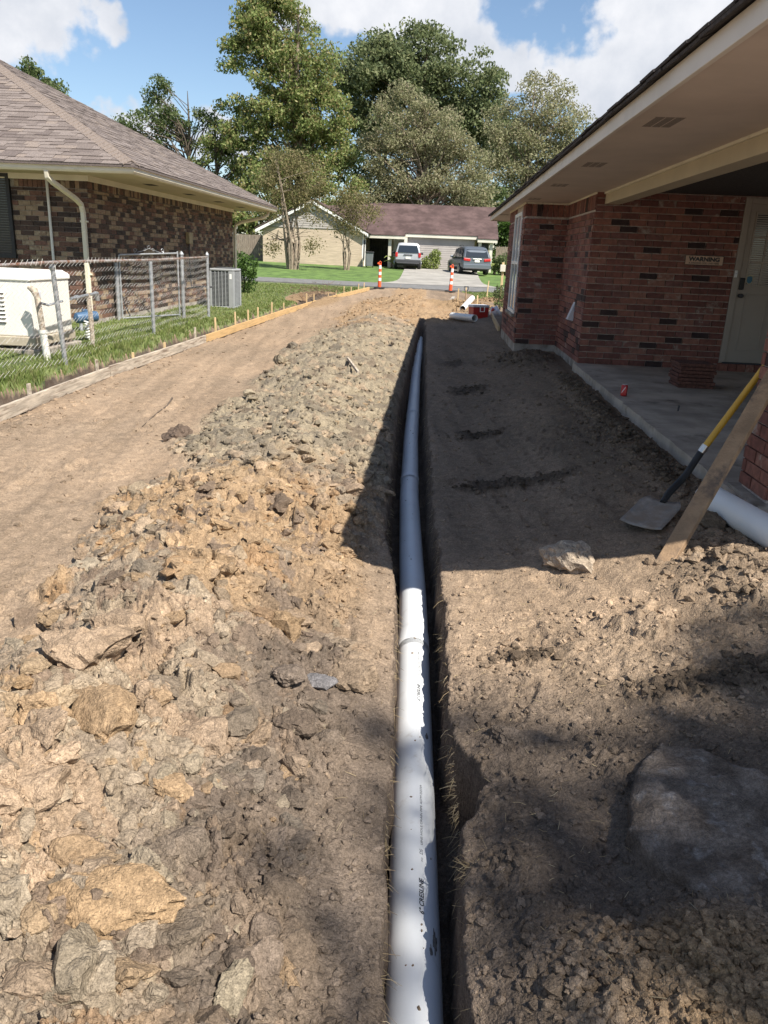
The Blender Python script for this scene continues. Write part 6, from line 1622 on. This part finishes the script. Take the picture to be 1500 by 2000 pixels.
LF['bush'] = island_mat('leaf_bush', [(0.038, 0.081, 0.015), (0.068, 0.127, 0.024), (0.093, 0.169, 0.032), (0.135, 0.212, 0.059)], .5, .46)
LF['lime'] = island_mat('leaf_lime', [(0.143, 0.205, 0.055), (0.232, 0.287, 0.075), (0.300, 0.342, 0.110), (0.123, 0.164, 0.048)], .55, .4)
def tree(name, label, base, th, tr, blobs, n, size, m, bark, seed, clump=.8, limbs=26, sub=True, group=None, lean=(0, 0)):
    """trunk with limbs reaching for the clumps; crown of leaf faces gathered in many clumps inside uneven blobs"""
    r = np.random.default_rng(seed)
    t = thing(name, label, 'tree', base, 0, group)
    vol = np.array([q[3] * q[4] * q[5] * (q[6] if len(q) > 6 else 1) for q in blobs]) ** .75; vol /= vol.sum()
    ncl = max(30, int(n / 110)); CL = []
    for q, k in zip(blobs, np.maximum(2, (vol * ncl)).astype(int)):
        d = r.normal(size=(k, 3)); d /= np.linalg.norm(d, axis=1)[:, None]; rad = r.uniform(.12, 1, k) ** .42
        CL.append(np.array(q[:3]) + d * rad[:, None] * np.array(q[3:6]))
    CL = np.concatenate(CL)
    cs = clump * r.uniform(.6, 1.5, len(CL)); w = cs ** 2 * r.uniform(.6, 1.3, len(CL)); w /= w.sum()
    k = r.choice(len(CL), n, p=w)
    off = r.normal(size=(n, 3)); off /= np.linalg.norm(off, axis=1)[:, None]; off *= (r.uniform(0, 1, n) ** .5)[:, None]
    off *= np.array([1, 1, .62])
    C = CL[k] + off * cs[k][:, None]; C[:, 2] -= .18 * cs[k] * (off[:, 0] ** 2 + off[:, 1] ** 2)
    C = C[C[:, 2] > base[2] + .2]
    V, F = leaf_quads(C, size * r.uniform(.55, 1.35, len(C)), r, .25)
    np_obj('crown', V, F, m, t)
    b = MB(); B = Vector(base); top = B + Vector((lean[0], lean[1], th))
    tp = [B + Vector((0, 0, -.3)), B + Vector((0, 0, th * .08))] + [B.lerp(top, f) + Vector(r.normal(size=3)) * th * .012 for f in (.3, .55, .8)] + [top]
    b.tube(tp, [tr * 1.35, tr * 1.0, tr * .82, tr * .6, tr * .36, tr * .08], 8)
    order = r.permutation(len(CL))[:limbs]
    for i in order:
        c = Vector(CL[i]); f = min(.92, max(.14, (c.z - B.z) / th - r.uniform(.12, .30)))
        s = B.lerp(top, f); mid = s.lerp(c, .5) + Vector((0, 0, .04 * (c - s).length)) + Vector(r.normal(size=3)) * .07 * (c - s).length
        r0 = tr * (1 - f) * .5 + .02
        b.tube([s, mid, c], [r0, r0 * .6, r0 * .15], 5)
        if sub:
            j = int(r.integers(0, len(CL))); c2 = Vector(CL[j])
            if (c2 - mid).length < 3.5 * clump: b.tube([mid, mid.lerp(c2, .5) + Vector(r.normal(size=3)) * .2, c2], [r0 * .45, r0 * .3, r0 * .1], 4)
    b.build('trunk', bark, t, smooth=True)
    return t
tree('sweetgum_tree', 'tallest green tree, tapering and lit, rising left of centre behind the far gable', (-12.6, 72, .4), 20.5, .42,
     [(-14.3, 72, 18.3, 2.9, 2.4, 2.8), (-16.6, 72, 18.5, 1.9, 1.6, 2.5), (-12.6, 72, 15.4, 3.9, 3, 2.9), (-17.6, 72, 16.5, 1.5, 1.4, 1.5, .8), (-10.9, 72, 12.3, 3.4, 3, 2.6), (-14.2, 72, 12.2, 3.0, 2.6, 2.4), (-16.6, 72, 10.6, 2.2, 2.0, 1.9, .8), (-11.5, 72, 8.8, 3.8, 2.6, 2.4), (-15.2, 72, 7.8, 2.4, 2.0, 1.7, .7), (-18.2, 72, 12.4, 1.4, 1.4, 1.2, .6), (-14.5, 72, 20.8, 1.6, 1.5, 1.3)], 60000, .28, LF['sweet'], MT['bark_light'], 101, .85, 70)
tree('oak_tree', 'broad dark domed tree at the back, right of the tallest tree', (-2.5, 84, .5), 19.5, .6,
     [(-4.2, 84, 18.6, 5.2, 4, 3.2), (.8, 84, 16.8, 4.2, 4, 3.4), (-8.2, 84, 16.8, 3.6, 3.5, 3.6), (-3.2, 84, 14.0, 6.2, 4, 3.2), (3.4, 84, 13.4, 2.4, 3, 2.4), (-9, 84, 12.5, 3.0, 3, 2.5), (-2, 84, 20.6, 2.6, 2.5, 1.6), (-6.5, 84, 19.2, 2.4, 2.5, 1.8), (2.2, 84, 15.0, 3.0, 3, 2.6), (5.2, 84, 11.8, 2.4, 3, 2.4)], 48000, .36, LF['oak'], MT['bark'], 102, 1.15, 50)
tree('willow_tree', 'pale grey green feathery tree in front of the dark domed tree', (-1.6, 70, .4), 13, .30,
     [(-3.6, 70, 11.9, 2.5, 2.2, 2.4), (-1.2, 70, 10.4, 2.9, 2.2, 2.2), (-5.0, 70, 9.2, 2.2, 2, 2.0), (1.2, 70, 8.7, 2.3, 2, 2.0), (-2.6, 70, 8.0, 3.6, 2.2, 2.0), (-5.4, 70, 6.0, 2.2, 2, 1.8), (-.4, 70, 6.0, 3.6, 2.2, 1.8), (2.4, 70, 6.2, 1.8, 2, 1.8)], 44000, .21, LF['willow'], MT['bark_light'], 103, .85, 90)
tree('ash_tree', 'pale feathery tree at the right, rising beside the brick house eave', (7.2, 76, .5), 15, .32,
     [(7.6, 76, 14.3, 2.8, 2.4, 2.4), (5.4, 76, 12.4, 2.2, 2, 2.2), (9.6, 76, 13.0, 2.4, 2.4, 2.4), (7.0, 76, 10.6, 3.4, 2.4, 2.4), (10.9, 76, 11.2, 2.2, 2, 2.2), (5.2, 76, 8.6, 2.6, 2.2, 2.2), (8.6, 76, 7.4, 3.4, 2.4, 2.4), (4.4, 76, 10.6, 1.8, 2, 1.8), (12.2, 76, 9.6, 2.2, 2, 2.6), (9.4, 76, 9.6, 3.0, 2.2, 2.2)], 36000, .22, LF['willow'], MT['bark_light'], 104, .9, 70)
tree('elm_tree', 'sparse dark tree with bare limbs standing left of the tallest tree', (-22.6, 74, .5), 13.5, .30,
     [(-24.9, 74, 13.2, 1.7, 1.5, 1.7), (-26.8, 74, 11.4, 2.0, 1.6, 1.3), (-23.6, 74, 11.2, 1.7, 1.5, 1.6, .8), (-28.2, 74, 11.0, 1.2, 1.2, 1.0, .7), (-25.4, 74, 9.6, 1.8, 1.6, 1.1, .5), (-21.2, 74, 11.6, 1.5, 1.5, 1.3, .8), (-20.6, 74, 9.6, 1.6, 1.5, 1.2, .6)], 7500, .26, LF['dark'], MT['bark'], 105, .75, 60)
tree('elm_tree', 'ragged dark tree with rusty leaf tips between the bare limbed tree and the tallest tree', (-20.0, 73, .5), 12, .25,
     [(-19.6, 73, 10.3, 1.5, 1.4, 1.3, .7), (-18.4, 73, 8.9, 1.8, 1.5, 1.5), (-20.8, 73, 8.0, 1.5, 1.4, 1.4, .6), (-17.8, 73, 6.6, 2.0, 1.6, 1.5)], 7000, .26, LF['sweet'], MT['bark'], 106, .7, 40)
tree('live_oak_tree', 'dark oak tree top showing over the roof at the far left', (-35.5, 72, .5), 15.5, .5,
     [(-35.4, 72, 14.3, 2.0, 2, 1.5), (-33.4, 72, 13.2, 1.6, 1.6, 1.2), (-38, 72, 14.4, 2.4, 2, 1.5), (-32.0, 72, 11.8, 1.2, 1.2, 1.0), (-36, 72, 11.5, 3.5, 2, 2)], 8000, .28, LF['dark'], MT['bark'], 107, .7, 40)
tree('hardwood_tree', 'dark leafy tree filling the space behind the far gable and the myrtles', (-14.5, 68.5, .5), 7.5, .2,
     [(-17.2, 68.5, 4.6, 2.2, 1.8, 2.2), (-14.4, 68.5, 5.6, 2.4, 1.8, 2.2), (-11.6, 68.5, 5.6, 2.2, 1.8, 2.0), (-8.8, 68.5, 5.4, 2.2, 1.8, 2.2), (-19.4, 68.5, 3.6, 1.6, 1.5, 1.8), (-12, 68.5, 3.2, 5.5, 1.6, 2.0)], 17000, .30, LF['sweet'], MT['bark'], 108, .8, 30)
tree('hardwood_tree', 'dark tree mass behind the ridge of the far brown roof', (-2, 74, .5), 8, .25,
     [(-7.4, 74, 6.6, 2.4, 2, 2.6), (-4, 74, 5.2, 3.2, 2, 2.4), (0, 74, 5.2, 3.2, 2, 2.4), (4.2, 74, 5.8, 2.6, 2, 2.8), (7.6, 74, 4.2, 2.4, 2, 3.2), (10.4, 74, 5.4, 2.6, 2, 3.2)], 15000, .34, LF['dark'], MT['bark'], 109, .9, 24)
tree('leafy_tree', 'bright green bushy tree behind the right end of the far house', (5.5, 66.5, .4), 4.5, .14,
     [(5.0, 66.5, 3.6, 1.5, 1.4, 1.6), (6.2, 66.5, 2.2, 1.8, 1.4, 1.6), (4.8, 66.5, 1.5, 1.2, 1.2, 1.2)], 7000, .22, LF['bush'], MT['bark'], 110, .6, 16)
tree('hardwood_tree', 'dark tree mass behind the plank fence left of the far gable', (-20, 70, .5), 6, .2, [(-17.5, 70, 2.6, 2.6, 1.8, 2.4), (-22, 70, 3.2, 3, 1.8, 2.6), (-27, 70, 4.0, 3.4, 1.8, 3.0), (-33, 70, 4.5, 3.4, 1.8, 3.4)], 8000, .34, LF['dark'], MT['bark'], 111, .9, 16)
# crape myrtles: a sheaf of pale stems under a thin brownish crown
def myrtle(label, x, y, h, nst, spread, blobs, n, seed, rad):
    r = np.random.default_rng(seed); z0 = rz(x, y)
    t = thing('crape_myrtle', label, 'tree', (x, y, z0), 0, 'crape myrtles on the far lawn')
    b = MB()
    for k in range(nst):
        a = 2 * math.pi * k / nst + r.uniform(-.3, .3); bx, by = x + math.cos(a) * rad * 2.2, y + math.sin(a) * rad * 2.2
        c = np.array(blobs[int(r.integers(0, len(blobs)))]); e = Vector((c[0] + r.normal() * c[3] * .4, c[1] + r.normal() * c[4] * .4, c[2] + r.uniform(-.2, .6) * c[5]))
        s = Vector((bx, by, z0 - .1)); m1 = Vector((bx + math.cos(a) * spread * .12, by + math.sin(a) * spread * .1, z0 + h * .22)); m2 = m1.lerp(e, .45) + Vector((0, 0, .15))
        b.tube([s, m1, m2, e], [rad, rad * .75, rad * .42, rad * .1], 7)
        for q in range(5):
            f = r.uniform(.15, .9); o_ = m1.lerp(m2, f) if q % 2 else m2.lerp(e, f); dv = Vector((r.normal() * .9, r.normal() * .6, r.uniform(.1, .9))) * (h * .13)
            b.tube([o_, o_ + dv * .5 + Vector((0, 0, .05)), o_ + dv], [rad * .22, rad * .15, rad * .06], 4)
    b.build('trunk', MT['bark_light'], t, smooth=True)
    CL = []
    vol = np.array([q[3] * q[4] * q[5] for q in blobs]) ** .8; vol /= vol.sum()
    for q, k in zip(blobs, np.maximum(3, vol * 90).astype(int)):
        d = r.normal(size=(k, 3)); d /= np.linalg.norm(d, axis=1)[:, None]; CL.append(np.array(q[:3]) + d * (r.uniform(.1, 1, k) ** .5)[:, None] * np.array(q[3:6]))
    CL = np.concatenate(CL); k = r.integers(0, len(CL), n); C = CL[k] + r.normal(size=(n, 3)) * .24
    V, F = leaf_quads(C, .13 * r.uniform(.5, 1.4, n), r, .1); np_obj('crown', V, F, LF['myrtle'], t)
myrtle('larger crape myrtle with a thick sheaf of pale stems before the far gable', -9.0, 49.7, 6.6, 9, 1.5, [(-9.2, 49.7, 6.2, 1.5, 1.2, 1.0), (-10.3, 49.7, 5.4, 1.1, 1.0, .9), (-8.0, 49.7, 5.2, 1.3, 1.0, .9), (-9.2, 49.7, 4.2, 1.8, 1.2, .9), (-10.4, 49.7, 3.4, .9, .8, .6), (-7.6, 49.7, 3.5, .8, .8, .6), (-10.3, 49.5, 1.7, .5, .5, .35), (-7.8, 49.5, 1.7, .6, .5, .4)], 10000, 5, .115)
myrtle('smaller crape myrtle with slender stems near the far house corner', -5.9, 51.6, 4.6, 6, 1.0, [(-5.7, 51.6, 4.4, 1.3, 1.0, .9), (-5.0, 51.6, 3.8, 1.1, 1.0, .8), (-6.3, 51.6, 3.2, .8, .8, .7), (-5.4, 51.6, 2.9, .9, .8, .5)], 4200, 7, .055)
# shrubs and house plants
leafy('green_shrub', 'glossy green shrub at the far corner of the left brick house', 'shrub', [(-6.35, 26.2, .35, .45, .45, .55), (-6.15, 26.0, .75, .38, .4, .42), (-6.5, 26.3, .95, .3, .35, .3)], 1500, .10, LF['bush'], 21, [[(-6.35, 26.2, -.2), (-6.3, 26.1, .5), (-6.2, 26.0, .9), .02], [(-6.35, 26.2, -.2), (-6.5, 26.3, .9), .015]])
leafy('dark_shrub', 'small dark shrub at the end of the window wall beside the plastic bag', 'shrub', [(1.80, 23.8, .22, .22, .3, .30), (1.72, 23.6, .42, .16, .2, .22), (1.95, 23.9, .5, .12, .2, .2)], 600, .07, LF['dark'], 22, [[(1.8, 23.8, -.15), (1.75, 23.7, .55), .012], [(1.8, 23.8, -.15), (1.95, 23.9, .6), .01]])
leafy('yellow_shrub', 'yellow green wispy shrub against the white garage front', 'shrub', [(-.72, 59.2, .85, .75, .5, .55), (-.4, 59.2, 1.35, .45, .35, .5), (-1.2, 59.2, .7, .4, .35, .35)], 1600, .16, LF['lime'], 23, [[(-.72, 59.2, .3), (-.6, 59.2, 1.3), .02], [(-.72, 59.2, .3), (-.2, 59.2, 1.9), .015], [(-.72, 59.2, .3), (-1.3, 59.2, 1.1), .015]])
leafy('round_shrub', 'dark green rounded shrub right of the grey SUV', 'shrub', [(4.45, 56.5, 1.0, .9, .8, .75), (5.0, 56.5, .8, .7, .7, .6)], 2600, .17, LF['dark'], 24, [[(4.5, 56.5, .2), (4.5, 56.5, 1.0), .04]])
def frond_plant(name, label, x, y, z, n, L, wd, m, seed, lift):
    r = np.random.default_rng(seed); t = thing(name, label, 'plant', (x, y, z))
    for k in range(n):
        a = 2 * math.pi * k / n + r.uniform(-.3, .3); ll = L * r.uniform(.75, 1.15); li = lift * r.uniform(.6, 1.2)
        b = MB(); P = []
        for i in range(7):
            f = i / 6; P.append(Vector((x + math.cos(a) * ll * f * .75, y + math.sin(a) * ll * f * .75, z + .15 + ll * (li * f - .75 * li * f * f * 1.0))))
        s = Vector((-math.sin(a), math.cos(a), 0)); vs = []; fs = []
        for i, p in enumerate(P):
            w = wd * math.sin(math.pi * min(.97, .06 + i / 6 * .92)) ; vs += [p - s * w, p + Vector((0, 0, -w * .35)), p + s * w]
        for i in range(6):
            for j in range(2): fs.append((3 * i + j, 3 * i + j + 1, 3 * i + 4 + j, 3 * i + 3 + j))
        b.add(vs, fs); b.build('frond', m, t, smooth=True)
    b = MB(); b.tube([(x, y, z - .1), (x, y, z + .3)], [.12, .07], 8); b.build('stem', MT['bark'], t)
frond_plant('banana_plant', 'broad leaved plant beside the silver SUV at the far porch', -3.15, 58.2, rz(-3.1, 58.2), 9, 1.35, .17, LF['lime'], 31, 1.25)
frond_plant('sago_palm', 'sago palm with drooping fronds behind the grey SUV', 3.75, 56.9, rz(3.7, 56.9), 16, 1.7, .12, LF['lime'], 32, 1.15)
# a tall tree behind and to the right of the camera throws broken shade over the near dirt
tree('shade_tree', 'dense tree behind the viewer whose crown shades the near right dirt', (11.8, -6.0, -.15), 15.2, .24,
     [(10.65, -5.95, 13.7, 1.9, 1.75, 1.2), (9.95, -5.8, 13.4, .9, 1.0, .7), (12.0, -5.7, 14.0, 1.9, 1.7, 1.2), (11.0, -7.0, 13.2, 1.9, 1.6, 1.2)], 10500, .24, LF['dark'], MT['bark'], 120, .6, 40, True)
tree('shade_tree', 'thin sparse tree behind the viewer whose few leaves dapple the near pipe', (8.7, -6.6, -.15), 14.2, .035,
     [(8.95, -6.0, 13.7, .60, 1.25, .6), (8.85, -6.8, 13.4, .60, .8, .5)], 430, .20, LF['dark'], MT['bark'], 121, .45, 10, False)
for q in list(bpy.data.meshes):
    if q.users == 0: bpy.data.meshes.remove(q)
